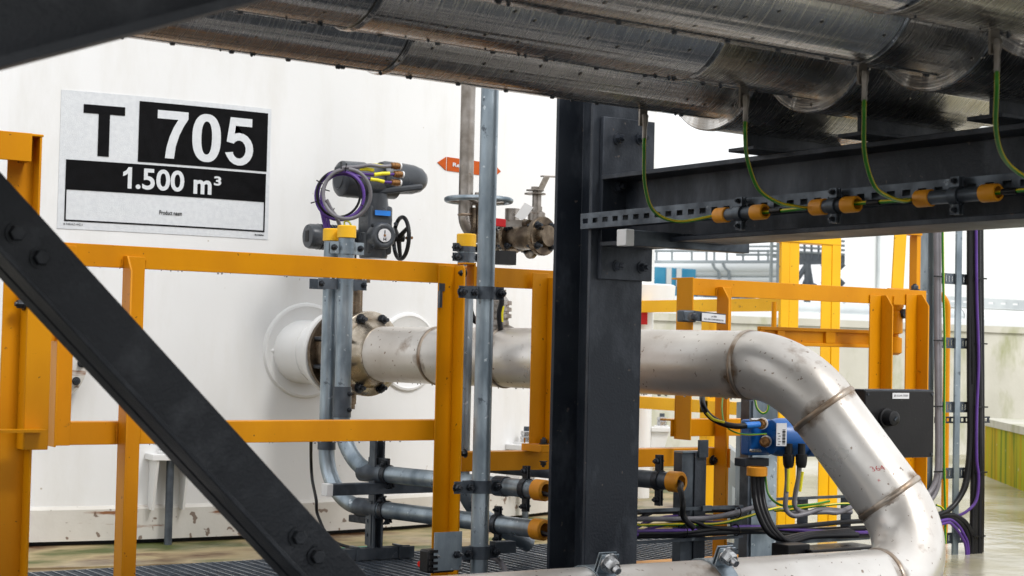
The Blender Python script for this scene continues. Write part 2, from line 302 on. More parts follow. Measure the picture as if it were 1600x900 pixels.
def solo(name, g, mat, label, cat, group=None, bevel=0, kind=None):
    vs = [v.co.copy() for v in g.bm.verts]; lo = V((min(v.x for v in vs)/2+max(v.x for v in vs)/2, min(v.y for v in vs)/2+max(v.y for v in vs)/2, min(v.z for v in vs)))
    o = mesh(name, g, mat, lo, bevel); o.location = lo; ORG[o.name] = lo
    if kind: o['kind'] = kind
    if label: o['label'] = label
    if cat: o['category'] = cat
    if group: o['group'] = group
    return o
def struct(name, g, mat): 
    o = mesh(name, g, mat, V((0,0,0))); o['kind'] = 'structure'; ORG[o.name] = V((0,0,0)); return o
def angle(g, o, axis, a, b, t):               # L section: corner line from o along axis, legs a and b
    la, lb = a.length, b.length; return g.prism([(0,0),(la,0),(la,t),(t,t),(t,lb),(0,lb)], o, a.normalized(), b.normalized(), axis)
def hbeam(g, o, axis, wv, hv, tf, tw):        # centred H section
    w2, h2 = wv.length/2, hv.length/2
    pr = [(-w2,-h2),(w2,-h2),(w2,-h2+tf),(tw/2,-h2+tf),(tw/2,h2-tf),(w2,h2-tf),(w2,h2),(-w2,h2),(-w2,h2-tf),(-tw/2,h2-tf),(-tw/2,-h2+tf),(-w2,-h2+tf)]
    return g.prism(pr, o, wv.normalized(), hv.normalized(), axis)
def cchan(g, o, axis, wv, hv, t=.003, lip=.008):   # strut: o = closed-side corner, opens along hv
    w_, h_ = wv.length, hv.length
    pr = [(0,0),(w_,0),(w_,h_),(w_-lip,h_),(w_-lip,h_-t),(w_-t,h_-t),(w_-t,t),(t,t),(t,h_-t),(lip,h_-t),(lip,h_),(0,h_)]
    return g.prism(pr, o, wv.normalized(), hv.normalized(), axis)
def clamp(parent, c, ax, r, w=.03, ear=None, el=.03, mat='galv', br=.008, bolts=True, both=True, bm='bolt'):
    ax = ax.normalized(); ear = (ear-ax*ear.dot(ax)).normalized(); side = ax.cross(ear)
    g = G(); g.band(c, ax, r+.0005, r+.0045, w, 24)
    for s in ((1,-1) if both else (1,)):
        for q in (-1, 1): g.cb(c+ear*s*(r+el/2)+side*q*.006, ear*el, side*.004, ax*w)
    o = part('clamp', g, mat, parent)
    if bolts:
        for s in ((1,-1) if both else (1,)):
            k = G(); p = c+ear*s*(r+el*.62); vd = side if side.dot(CAM-c) > 0 else -side
            k.bolt(p+vd*.008, vd, br, br*1.3, br*.8); k.lathe(p-vd*.02, vd, [(0,br*.5),(.03,br*.5)], 8); part('bolt', k, bm, o)
    return o
def text(body, box, fn, mat, parent, off=.0, bold=.0, name='lettering'):
    cu_ = bpy.data.curves.new('lettering', 'FONT'); cu_.body = body; cu_.size = 1; cu_.offset = bold; cu_.resolution_u = 5
    to = bpy.data.objects.new('lettering', cu_); col.objects.link(to); bpy.context.view_layer.update()
    me = bpy.data.meshes.new_from_object(to.evaluated_get(bpy.context.evaluated_depsgraph_get())); bpy.data.objects.remove(to); bpy.data.curves.remove(cu_)
    xs = [v.co.x for v in me.vertices]; ys = [v.co.y for v in me.vertices]; x0, x1, y0, y1 = min(xs), max(xs), min(ys), max(ys)
    g = G(); g.bm.from_mesh(me); bpy.data.meshes.remove(me)
    for v in g.bm.verts:
        a = box[0]+(v.co.x-x0)/(x1-x0)*(box[1]-box[0]); b = box[2]+(v.co.y-y0)/(y1-y0)*(box[3]-box[2]); v.co = fn(a, b, off)
    return part(name, g, mat, parent)
def drops(p, a, b, n, r=.0028, mat='zinc', jit=V((0,0,0))):
    g = G()
    for k in range(n):
        c = a+(b-a)*random.random()+jit*random.uniform(-1,1); q = r*random.uniform(.5,1.2); g.lathe(c+V((0,0,.001)), -UZ, [(0,q*.8),(q,q),(q*1.8,q*.6),(q*2.1,.0002)], 8)
    return part('water_drops', g, mat, p, kind='stuff')
def loopc(c, n, R, k=28, ph=0, ell=1, jit=0):
    n = n.normalized(); a = n.cross(V((0,0,1)) if abs(n.z) < .95 else V((1,0,0))).normalized(); b = n.cross(a)
    return [c+a*R*math.cos(ph+2*math.pi*i/k)+b*R*ell*math.sin(ph+2*math.pi*i/k)+n*jit*math.sin(2*2*math.pi*i/k) for i in range(k)]
#SETTING
g = G(); g.quad([V((-300,-300,-.03)), V((300,-300,-.03)), V((300,300,-.03)), V((-300,300,-.03))]); struct('ground', g, 'ground')
g = G(); g.lathe(V((TC.x,TC.y,-.2)), UZ, [(0,TR+.62),(.2,TR+.62)], 96); struct('foundation_slab', g, 'plinth')
g = G(); g.bx(-4,4.35,5.46,7,-.2,-.006); struct('foundation_apron', g, 'plinth')
wy = W(1480,705,14.4).y
g = G(); g.bx(-6,44,wy,wy+.22,-.1,1.04)
bw = solo('retaining_wall', g, 'conc', 'long pale concrete wall with green stains running behind the yard', 'wall')
g = G(); g.bx(-6,44,wy-.02,wy+.24,1.042,1.10); part('coping', g, 'conc', bw)
# walkway of grating panels
GX0, GX1 = -2.2, PL(1222,862,2,.03).x
wk = thing('walkway', '', '', (GX0,3.0,0)); del wk['label'], wk['category']; wk['kind'] = 'structure'
g = G(); g.bx(GX0,GX1,-.6,5.43,-.028,.004); part('gap_shade_sheet', g, 'grateshade', wk)  # dark sheet standing in for the shade between the grating bars
npan = 7; pw = (GX1-GX0)/npan
for i in range(npan):
    a = GX0+i*pw+.004; b = a+pw-.008; ye = 5.455
    g = G(); g.bx(a,b,-.6,-.595,.006,.031); g.bx(a,b,ye-.006,ye,.006,.031)
    k = 0; y = -.57
    while y < ye-.01:
        g.bx(a,b,y,y+.004,.008,.030); y += .030
    x = a
    while x < b:
        g.bx(x,x+.006,-.594,ye-.007,.020,.0325); x += .038
    part('grating_panel', g, 'grate', wk)
# low mossy wall on the right
A = PL(1538,743,2,-.03); B = PL(1600,768,2,-.03); d = (B-A).normalized(); nn = V((d.y,-d.x,0)); nn = nn if nn.dot(A-CAM) > 0 else -nn
g = G(); g.box(A-d*.0+V((0,0,-.05)), d*6, nn*2.2, V((0,0,.41))); kw = solo('kerb_wall', g, 'moss', 'low wall streaked with yellow and green algae at the right edge of the yard', 'wall')
g = G(); g.box(A-d*.02+V((0,0,.362))-nn*.02, d*6.1, nn*2.26, V((0,0,.05))); part('coping', g, 'conc', kw)
# ---------------------------------------------------------------- storage tank
tank = thing('storage_tank', 'big white cylindrical storage tank carrying the T 705 sign', 'storage tank', (TC.x,TC.y,0))
ck = G(); NS = 192
def ringwall(g, r, z0, z1, th=0.0):
    g.lathe(V((TC.x,TC.y,0)), UZ, [(z0,r),(z1,r)], NS)
g = G(); g.lathe(V((TC.x,TC.y,0)), UZ, [(.15,TR),(9,TR),(9.6,TR*.5),(9.9,.02)], NS); part('shell', g, 'white', tank)
g = G(); g.lathe(V((TC.x,TC.y,0)), UZ, [(.018,TR+.012),(.139,TR+.014),(.152,TR+.002)], NS); part('skirt_band', g, 'whiteband', tank)
g = G(); g.lathe(V((TC.x,TC.y,0)), UZ, [(.0,TR-.03),(.018,TR-.03)], NS); part('base_gap_shade', g, 'black', tank)  # shade of the open gap under the skirt, put in as black
def tn(a): return V((math.cos(a), math.sin(a), 0))
def pad(cpx, r, label=None, th_=.010):
    a, z, P = tank_at(*cpx); g = G(); n = tn(a); c = TC+n*TR+V((0,0,z)); t = V((-n.y,n.x,0)); rows = []
    K = 40
    def pt(rr, off, k): 
        s = rr*math.cos(2*math.pi*k/K); return tankp(a+s/TR, z+rr*math.sin(2*math.pi*k/K), off)
    for rr, off in ((r+.012,-.002),(r+.005,.011),(r-.004,.013),(r-.012,.008),(r*.5,.008),(.001,.008)):
        rows.append([g.bm.verts.new(pt(rr,off,k)) for k in range(K)])
    for i in range(5):
        for k in range(K): g.bm.faces.new((rows[i][k],rows[i][(k+1)%K],rows[i+1][(k+1)%K],rows[i+1][k]))
    part('reinforcing_pad', g, 'white', tank); return a, z, c
pa, pz, pc = pad((478,548), .190)
pad((637,550), .163)
# nozzle in line with the process pipe
F0 = W(571,552.5,6.66)                        # face of the big flange
NZ = lambda s: F0+PD*s                        # s<0 towards the tank
g = G(); g.lathe(NZ(-.62), PD, [(0,.132),(.27,.131),(.40,.124),(.418,.124)], 40); part('nozzle', g, 'white', tank)
g = G(); g.lathe(NZ(-.203), PD, [(0,.160),(.002,.168),(.026,.168),(.028,.163)], 40); part('nozzle_flange', g, 'white', tank)
g = G(); g.band(NZ(-.62+.33), PD, .12, .1295, .012, 40); part('weld_bead', g, 'white', tank)
k = G(); q = tank_at(425,548)[2]; k.lathe(q, tn(pa), [(-.005,.009),(.008,.008),(.012,.004)], 10); part('tell_tale_plug', k, 'white', tank)
# anchor chairs
def chair(x, y):
    a, z, P = tank_at(x, y); n = tn(a); t = V((-n.y,n.x,0)); b = TC+n*(TR+.001)+V((0,0,z))
    g = G(); g.box(b-t*.085+V((0,0,-.012)), t*.17, n*.11, V((0,0,.024))); tp = part('anchor_chair', g, 'white', tank, .002)
    for s in (-1, 1):
        g = G(); g.prism([(0,-.013),(.105,-.013),(.055,-.21),(0,-.21)], b+t*(s*.062)-t*.005, n, UZ, t*.010); part('gusset', g, 'white', tp)
    g = G(); g.cyl(b+n*.062+V((0,0,-z-.01)), b+n*.062+V((0,0,.095)), .0155, 12); part('anchor_rod', g, 'galvd', tp)
    g = G(); g.box(b+n*.018-t*.042+V((0,0,.0125)), t*.084, n*.084, V((0,0,.010))); part('washer_plate', g, 'white', tp)
    g = G(); g.hexa(b+n*.062+V((0,0,.023)), UZ, .030, .028); g.hexa(b+n*.062+V((0,0,.052)), UZ, .029, .022); part('anchor_nut', g, 'zinc', tp)
for q in ((259,712),(806,697),(1046,671)): chair(*q)
# manway left
a, z, P = tank_at(66,566); n = tn(a); c = TC+n*TR+V((0,0,z))
g = G(); g.lathe(c, n, [(-.05,.115),(.07,.115)], 36); part('manway_neck', g, 'white', tank)
g = G(); g.lathe(c, n, [(.062,.150),(.066,.160),(.082,.160),(.085,.155)], 40); mw = part('manway_cover', g, 'whiteband', tank)
g = G(); g.lathe(c, n, [(.058,.157),(.0615,.157)], 36); part('gasket', g, 'black', mw)
t = V((-n.y,n.x,0))
for k in range(12):
    p = c+(t*math.cos(k*math.pi/6)+UZ*math.sin(k*math.pi/6))*.137+n*.0855; g = G(); g.bolt(p, n, .012, .016, .01); part('bolt', g, 'bolt', mw)
# white round hood beside the tank
p = W(1003,462,9.2)
g = G(); g.lathe(p+V((0,0,-.05)), UZ, [(-.02,.10),(0,.178),(.105,.185),(.112,.17)], 40); hd = solo('vent_hood', g, 'white', 'round white hood beside the right side of the tank, above the big pipe', 'vent')
g = G(); g.lathe(V((p.x,p.y,-.03)), UZ, [(0,.062),(p.z+.0,.062)], 20); part('stem', g, 'white', hd)
p2 = W(1003,489,9.0); g = G(); g.cb(p2, cr*.06, V((0,0,.125)), cf*.02); part('red_marker', g, 'red', hd)
# ---------------------------------------------------------------- T 705 sign
sa0, sz1, _ = tank_at(96,140); sa1, _, _ = tank_at(424,170); sz0 = tank_at(92,357)[1]; sz1 = tank_at(96,140)[1]
sg = thing('tank_sign', 'large black and white sign reading T 705 and 1.500 m3 on the tank', 'sign', tankp(sa0, sz0))
def SF(u, v, off=0): return tankp(sa0+(sa1-sa0)*u, sz1+(sz0-sz1)*v, .002+off)
def sheet(name, u0, u1, v0, v1, off, mat, th=.0014):
    g = G(); n = max(int((u1-u0)*28), 1); A = [[g.bm.verts.new(SF(u0+(u1-u0)*i/n, v, o)) for i in range(n+1)] for v, o in ((v0,off-th),(v0,off),(v1,off),(v1,off-th))]
    for r in range(4):
        for i in range(n): g.bm.faces.new((A[r][i],A[r][i+1],A[(r+1)%4][i+1],A[(r+1)%4][i]))
    g.bm.faces.new([A[r][0] for r in range(4)]); g.bm.faces.new([A[r][n] for r in range(4)])
    return part(name, g, mat, sg)
sheet('backing', 0, 1, 0, 1, 0, 'signw', .002)
sheet('black_panel', .352, .982, .036, .482, .002, 'signb')
sheet('black_panel', .030, .980, .500, .716, .002, 'signb')
sheet('border', .030, .0365, .7163, .944, .002, 'signb'); sheet('border', .9735, .980, .7163, .944, .002, 'signb'); sheet('border', .0368, .9732, .933, .944, .002, 'signb')
tf = lambda a, b, off: SF(a, 1-b, off)
g = G(); 
pr = [(.100,.092),(.287,.092),(.287,.155),(.219,.155),(.219,.462),(.168,.462),(.168,.155),(.100,.155)]
vs = [g.bm.verts.new(SF(a,b,.0022)) for a, b in pr]; g.bm.faces.new(vs); part('lettering', g, 'signb', sg)
# digits 7 0 5 drawn as heavy grotesque figures
def poly(name, outer, hole=None, mat='signw', off=.0042):
    g = G()
    if hole:
        n = len(outer); o = [g.bm.verts.new(SF(a,b,off)) for a,b in outer]; h = [g.bm.verts.new(SF(a,b,off)) for a,b in hole]
        for i in range(n): g.bm.faces.new((o[i],o[(i+1)%n],h[(i+1)%n],h[i]))
    else: g.bm.faces.new([g.bm.verts.new(SF(a,b,off)) for a,b in outer])
    return part(name, g, mat, sg)
def D7(u, v, w_, h_): return [(u+w_*a, v+h_*b) for a, b in [(0,0),(1,0),(1,.15),(.86,.30),(.72,.50),(.61,.74),(.565,1),(.27,1),(.31,.78),(.40,.55),(.53,.34),(.67,.175),(0,.175)]]
poly('lettering', D7(.437,.090,.146,.352))
K = 40
def sup(u, v, a, b, e): return [(u+a*math.copysign(abs(math.cos(t))**e, math.cos(t)), v+b*math.copysign(abs(math.sin(t))**e, math.sin(t))) for t in [2*math.pi*i/K for i in range(K)]]
poly('lettering', sup(.674,.268,.070,.180,.86), sup(.674,.268,.026,.124,.86))
def five(u, v, w_, h_):
    P = [(.17,0),(.93,0),(.93,.17),(.36,.17),(.315,.375)]
    for i in range(15):
        t = rad(-112+ (112+150)*i/14); P.append((.50+.49*math.cos(t)*1.0, .655+.335*math.sin(t)*1.02))
    P += [(.01,.745),(.285,.72)]
    for i in range(13):
        t = rad(152-(152+128)*i/12); P.append((.49+.235*math.cos(t), .66+.19*math.sin(t)))
    P += [(.30,.545),(.055,.515)]
    return [(u+w_*a, v+h_*b) for a, b in P]
poly('lettering', five(.765,.094,.145,.362))
poly('lettering', [(.285+.048*a,.527+.157*b) for a,b in [(.52,0),(.86,0),(.86,1),(.48,1),(.48,.30),(.28,.38),(.02,.44),(.02,.25),(.34,.15)]])
text('.500', (.345,.572,1-.684,1-.527), tf, 'signw', sg, .0042, .022)
text('m', (.617,.705,1-.690,1-.585), tf, 'signw', sg, .0042, .030)
text('3', (.716,.752,1-.618,1-.548), tf, 'signw', sg, .0042, .030)
text('Product naam', (.459,.566,1-.860,1-.828), tf, 'signb', sg, .0024, .015)
text('B.T4374.D.WZ.5', (.028,.112,1-.972,1-.958), tf, 'signb', sg, .0024, .01)
text('BLOMSMA', (.930,.978,1-.973,1-.962), tf, 'signb', sg, .0024, .03)
# orange arrow marker on the tank
a0, z0, P0 = tank_at(683,254); a1, z1, P1 = tank_at(782,266)
mk = thing('pipe_marker', 'orange arrow sticker on the tank behind the two upright pipes', 'sign', P0)
zc = z0; hz = .031
def AM(s, t, off=.003): return tankp(a0+(a1-a0)*s, zc+t*hz, off)
for nm, pr, mat, off in (('arrow_head', [(0,0),(.125,1),(.125,-1)], 'orange', .003), ('band', [(.14,1),(.14,-1),(.5,-1),(.865,-1),(.865,1),(.5,1)], 'orange', .003), ('arrow_head', [(.88,1),(.88,-1),(1,0)], 'orange', .003)):
    g = G(); v1 = [g.bm.verts.new(AM(s,t,off)) for s,t in pr]; v0 = [g.bm.verts.new(AM(s,t,.0005)) for s,t in pr]; g.bm.faces.new(v1)
    for i in range(len(pr)): g.bm.faces.new((v1[i],v0[i],v0[(i+1)%len(pr)],v1[(i+1)%len(pr)]))
    part(nm, g, mat, mk)
text('Rese', (.22,.42,-.30,.30), lambda a,b,off: AM(a,b,off), 'signw', mk, .0045, .03)
# ---------------------------------------------------------------- guardrails
def RXp(x, y=500, pl=RY): return PL(x, y, 1, pl).x
LEG = .066; T = .006
def rail(p, name, xa, xb, zt, h=LEG, y=RY, mat='yellow', back=LEG):
    g = G(); angle(g, V((xa,y,zt)), V((xb-xa,0,0)), V((0,0,-h)), V((0,back,0)), T); return part(name, g, mat, p, .0015)
def post(p, X, z0, z1, s=1, y=RY, ch=.035, mat='yellow', leg=LEG, wx=LEG):
    g = G(); yy = y-.0015
    g.bx(min(X,X+s*wx), max(X,X+s*wx), yy-T, yy, z0, z1)
    g.prism([(0,z0),(-(leg-T),z0),(-(leg-T),z1-ch*1.3),(-(leg-T)+ch,z1),(0,z1)], V((X if s > 0 else X-T,yy-T-.0002,0)), Y_, UZ, V((T,0,0)))
    return part('post', g, mat, p, .0012)
def bolt(p, P, ax, r=.011, h=.014, mat='bolt', stud=.006, name='bolt'):
    g = G(); g.bolt(P, ax, r, h, stud); return part(name, g, mat, p)
MY = -Y_
xa, xb = RXp(79), RXp(704)
r1 = thing('guardrail', 'yellow guardrail panel in front of the tank, from the left end to the galvanised standpipe', 'guardrail', (xa,RY,.03))
rail(r1, 'top_rail', xa+.03, RXp(722), 1.077); rail(r1, 'mid_rail', xa-.004, RXp(700), .562)
g = G(); g.bx(xa,xa+LEG,RY-T-.0015,RY-.0015,.495,1.068); g.bx(xa,xa+T,RY-LEG,RY-T-.0017,.495,1.05); part('post', g, 'yellow', r1, .0012)
post(r1, RXp(189), .03, 1.046, 1)
post(r1, RXp(709), .03, 1.070, -1, ch=.01)
bolt(r1, V((RXp(721),RY-.045,.455)), -X_, .011, .014); bolt(r1, V((RXp(712),RY-.050,1.045)), -X_, .011)
g = G(); g.bx(RXp(683)-.001,RXp(683)+.020,RY-.012,RY-.0078,.985,1.01-.0); part('clip', g, 'galvd', r1)
g = G(); g.bx(RXp(683)-.004,RXp(683)+.006,RY-.020,RY-.0078,.93,.985); part('clip', g, 'galvd', r1)
r2 = thing('guardrail', 'short yellow guardrail section between the standpipe and the dark steel column', 'guardrail', (RXp(728),RY,.03))
rail(r2, 'top_rail', RXp(731), RXp(895), 1.072); rail(r2, 'lower_rail', RXp(727), RXp(1131), .455, .064)
g = G(); g.bx(RXp(727),RXp(727)+T,RY-.05,RY-.001,.98,1.075); g.bx(RXp(727)-.035,RXp(727)+T,RY-.05,RY-.001,1.0755,1.081); part('end_plate', g, 'yellow', r2)
X = RXp(849); g = G(); g.bx(X-LEG,X,RY-.030,RY-.024,.482,1.060); g.bx(X-T,X,RY-.088,RY-.0302,.482,1.045); part('post', g, 'yellow', r2, .0012)
g = G(); g.bx(X-LEG,X+.01,RY-.10,RY+.02,.4565,.481); part('foot_plate', g, 'yellow', r2, .002)
bolt(r2, V((X-.025,RY-.055,.4815)), UZ, .012, .014); bolt(r2, V((X-.025,RY-.055,.425)), -UZ, .010, .012)
g = G(); g.bx(RXp(1131)-T,RXp(1131),RY-.05,RY-.001,.385,.454); part('end_plate', g, 'yellow', r2)
bolt(r2, V((RXp(1118),RY-.002,.41)), MY, .014, .012)
r3 = thing('guardrail', 'yellow guardrail panel right of the column, behind the bend of the big pipe', 'guardrail', (RXp(1056),RY,.03))
rail(r3, 'top_rail', RXp(1056)+.03, RXp(1447), 1.073, .062); rail(r3, 'mid_rail', RXp(1052), RXp(1200), .560, .062)
X = RXp(1056); g = G(); g.bx(X,X+.03,RY-.009,RY-.001,.49,1.071); g.bx(X,X+T,RY-.092,RY-.0092,.49,1.071); part('post', g, 'yellow', r3, .0015)
post(r3, RXp(1119), .03, 1.045, 1)
post(r3, RXp(1376), .55, 1.045, -1); post(r3, RXp(1432), .03, 1.055, -1)
rail(r3, 'toe_board', RXp(992), RXp(1224), .050, .085)
bolt(r3, V((RXp(1432)+.02,RY+.03,1.075)), UZ, .015, .016)
drops(r1, V((RXp(215),RY-.003,.562-LEG)), V((RXp(682),RY-.003,.562-LEG)), 26); drops(r1, V((RXp(120),RY-.003,1.077-LEG)), V((RXp(680),RY-.003,1.077-LEG)), 30)
for rr_, xx, z0_, z1_ in ((r1,RXp(189),1.013,1.040),(r1,RXp(189),.497,.560),(r1,RXp(684),.500,.558),(r3,RXp(1119),1.010,1.045),(r3,RXp(1376),1.012,1.045),(r2,RXp(824),.484,.50)):
    for dx_ in (-.003, LEG+.003):
        g = G(); z_ = z0_; P_ = []
        while z_ <= z1_: P_.append(V((xx+dx_+random.uniform(-.0006,.0006), RY-.0035, z_))); z_ += .004
        if len(P_) > 2: g.tube(P_, [.0026+random.uniform(0,.0012) for _ in P_], 8); part('weld_bead', g, 'yellow', rr_)
# far left: taller posts
gp = thing('gate_post', 'tall yellow post of angle steel at the left edge, beside the dark brace', 'post', W(30,900,4.62)*1)
yq = W(44,300,4.55).y; X = PL(11,260,1,yq).x
g = G(); g.bx(X,X+.075,yq-T,yq,.03,1.345); g.bx(X+.069,X+.075,yq-.062,yq-T-.0002,.03,1.345); part('post', g, 'yellow', gp, .0015)
g = G(); g.bx(X-.6,X+.078,yq-.064,yq+.004,1.3452,1.352); g.bx(X-.6,X+.045,yq-.070,yq-.0642,1.275,1.352); g.bx(X+.039,X+.045,yq-.064,yq-.008,1.275,1.344); part('top_bracket', g, 'yellow', gp, .0015)
X2 = PL(37,560,1,yq-.05).x
g = G(); g.bx(X2,X2+.066,yq-.075,yq-.069,.50,1.02); g.bx(X2,X2+T,yq-.069,yq-.01,.50,1.02); part('bolted_stop', g, 'yellow', gp, .0015)
g = G(); g.bx(X2-.09,X2+.045,yq-.135,yq-.076,.550,.557); part('stop_flange', g, 'yellow', gp)
bolt(gp, V((X2-.002,yq-.045,PL(30,475,1,yq-.05).z)), -X_, .013, .016)
# cross piece joining the two
g = G(); g.bx(X2+.05,RXp(82),RY-.05,RY-.045,PL(80,500,1,RY).z-.06,PL(80,500,1,RY).z+.03); part('latch_plate', g, 'yellow', gp)
# yellow back rail and goal shaped frames beyond the walkway (bright)
Zb = 8.0; Bp = W(1236,640,Zb)
r4 = thing('guardrail', 'bright yellow rail running away between the far goal frame and the front guardrail', 'guardrail', V((Bp.x,Bp.y,-.03)))
yb2 = Bp.y+1.35
for zt in (1.077,.56): 
    g = G(); angle(g, V((Bp.x-.02,Bp.y+.06,zt)), V((0,1.3,0)), V((0,0,-.064)), V((.06,0,0)), T); part('rail', g, 'yellow_lit', r4, .0015)
q = along(V((Bp.x,Bp.y,1)), Y_, 1101); g = G(); g.bx(Bp.x-.02,Bp.x+.045,q.y-.06,q.y,-.03,1.01); part('post', g, 'yellow_lit', r4)
gf = thing('goal_frame', 'bright yellow goal shaped steel frame standing behind the front guardrail', 'frame', V((Bp.x,Bp.y,-.03)))
Xa = PL(1219,560,1,Bp.y).x; Xb = PL(1311,560,1,Bp.y).x; ww = .07; dd = .085
g = G(); angle(g, V((Xa+.052,Bp.y,-.03)), V((0,0,1.43)), V((-.052,0,0)), V((0,.07,0)), .006); g.bx(Xa+.0525,Xa+.115,Bp.y,Bp.y+.006,-.03,1.40); part('post', g, 'yellow_lit', gf, .003)
g = G(); g.bx(Xb-.125,Xb-.058,Bp.y,Bp.y+.006,-.03,1.385); g.bx(Xb-.0578,Xb,Bp.y-.004,Bp.y+.07,-.03,1.385); part('post', g, 'yellow_lit', gf, .003)
g = G(); g.prism([(0,0),(Xb-Xa-.03,0),(Xb-Xa,-.03),(Xb-Xa,-.055),(0,-.055)], V((Xa,Bp.y-.006,1.40)), X_, UZ, V((0,.08,0))); part('top_bar', g, 'yellow_lit', gf, .004)
gx = thing('goal_frame', 'narrow yellow frame rising above the right end of the front guardrail', 'frame', V((RXp(1420),RY,1.07)))
z1 = PL(1421,357,1,RY).z
g = G(); g.prism([(RXp(1399),1.078),(RXp(1417),1.078),(RXp(1421),z1),(RXp(1403),z1)], V((0,RY+.02,0)), X_, UZ, V((0,.006,0))); part('post', g, 'yellow_lit', gx)
g = G(); g.bx(RXp(1404),RXp(1447),RY+.0262,RY+.07,z1-.022,z1+.004); part('top_bar', g, 'yellow', gx)
g = G(); g.bx(RXp(1440),RXp(1446),RY+.03,RY+.07,1.08,z1-.023); part('post', g, 'yellow', gx)
# safety gate arm, hinge and handrail tube
ya = RY+.12
ga = thing('safety_gate', 'yellow cast safety gate arm pointing left above the big pipe bend', 'gate', V((PL(1400,520,1,ya).x,ya,.85)))
x0, x1 = PL(1188,525,1,ya).x, PL(1404,520,1,ya).x; zt = PL(1250,512,1,ya).z; hh = .072
g = G(); g.bx(x0,x1,ya,ya+.02,zt-.014,zt); g.bx(x0,x1,ya,ya+.02,zt-hh,zt-hh+.014); g.bx(x0,x1,ya+.014,ya+.019,zt-hh+.013,zt-.013)
for f in (0,.13,.18,.49,.54,.86,.90): 
    pass
for a, b in ((0,.03),(.12,.17),(.46,.53),(.80,.86)): g.bx(x0+(x1-x0)*a,x0+(x1-x0)*b,ya,ya+.0195,zt-hh+.0138,zt-.0138)
part('cast_bar', g, 'yellow', ga, .003)
hx = PL(1402,520,1,ya).x
g = G(); g.lathe(V((hx,ya+.02,PL(1402,555,1,ya).z)), UZ, [(0,.018),(.01,.034),(.07,.034),(.075,.02),(.085,.02),(.09,.036),(.17,.036),(.18,.03),(.2,.04),(.22,.036),(.235,.02)], 18); part('hinge', g, 'yellow', ga)
g = G(); g.lathe(V((hx+.02,ya-.01,PL(1402,490,1,ya).z)), MY, [(0,.02),(.02,.02)], 16); part('hinge_bolt', g, 'bolt', ga)
g = G(); X = PL(1316,520,1,ya).x; g.cyl(V((X,ya+.4,-.03)), V((X,ya+.4,PL(1316,470,1,ya).z)), .011, 10); solo('barrier_pole', g, 'yellow', 'thin yellow upright rod behind the gate arm', 'rod')
g = G(); p0 = W(1478,630,7.6); zt = W(1470,458,7.6).z
g.tube(arc([V((p0.x,p0.y,-.03)), V((p0.x,p0.y,zt)), V((p0.x-.28,p0.y+.1,zt))], .07), .016, 12); solo('handrail', g, 'yellow', 'bent yellow tube handrail behind the upright cable ladder', 'handrail')
# ---------------------------------------------------------------- column and cross beam
CY = 4.09; CX0, CX1 = 2.981, 3.181
colm = thing('steel_column', 'dark steel H column standing in the middle of the picture', 'column', (3.08,CY+.1,-.03))
g = G(); hbeam(g, V(((CX0+CX1)/2,CY+.1,-.03)), V((0,0,2.3)), V((CX1-CX0,0,0)), V((0,.2,0)), .015, .009); part('shaft', g, 'dark', colm, .002)
bm_ = thing('cross_beam', 'dark steel beam carrying the pipe rack, bolted to the column', 'beam', (3.1,CY,1.12))
BX0, BX1, BZ0, BZ1 = 3.0, 3.2, 1.118, 1.335
g = G(); hbeam(g, V(((BX0+BX1)/2,CY-.020,(BZ0+BZ1)/2)), V((0,-5.4,0)), V((BX1-BX0,0,0)), V((0,0,BZ1-BZ0)), .014, .009); part('girder', g, 'dark', bm_, .002)
q1 = PL(941,300,1,CY-.018); q2 = PL(1021,300,1,CY-.018); ez0, ez1 = PL(980,438,1,CY-.018).z, PL(980,186,1,CY-.018).z
g = G(); g.bx(q1.x,q2.x,CY-.019,CY-.0005,ez0,ez1); part('end_plate', g, 'dark', bm_, .002)
for bxp, byp in ((966,217),(1001,217),(966,292),(965,416),(1003,418)):
    bolt(bm_, PL(bxp,byp,1,CY-.020), MY, .014, .016, 'dark', .016)
# diagonal brace of two angles back to back
yb = W(200,560,2.62).y
def bp_(x, y, dy=0): return PL(x, y, 1, yb+dy)
u1, u2 = bp_(-60,205), bp_(620,953); dv = (u2-u1); l1 = bp_(-60,205+147)-dv*.22; u1 = u1-dv*.22; dv = dv*1.22; ax = dv.normalized(); pn = V((ax.z,0,-ax.x)); pn = pn if pn.z < 0 else -pn
hw = (l1-u1).dot(pn)
br = thing('diagonal_brace', 'dark diagonal steel brace crossing the lower left of the picture', 'brace', u2)
g = G(); angle(g, u1+pn*hw, dv, -pn*hw, V((0,-.060,0)), .008); part('front_angle', g, 'brace', br, .0015)
g = G(); angle(g, u1+pn*hw+V((0,.010,0))-pn*.0, dv, -pn*hw*.97, V((0,.045,0)), .008); part('rear_angle', g, 'brace', br, .0015)
for q in ((22,365),(60,403),(461,838),(490,868)):
    P = bp_(*q); bolt(br, V((P.x,yb-.0085,P.z)), MY, .0125, .012, 'brace', 0)
# near dark beam, out of focus, top left
A_, B_ = W(-260,176,1.75), W(560,-38,2.15); dv = B_-A_; A_ = A_-dv*1.6; dv = dv*2.85; sdv = dv.normalized().cross(UZ).normalized()
g = G(); hbeam(g, A_+V((0,0,.10)), dv, sdv*.16, V((0,0,.2)), .012, .009); solo('near_beam', g, 'brace', 'dark blurred steel beam close overhead in the top left corner', 'beam')
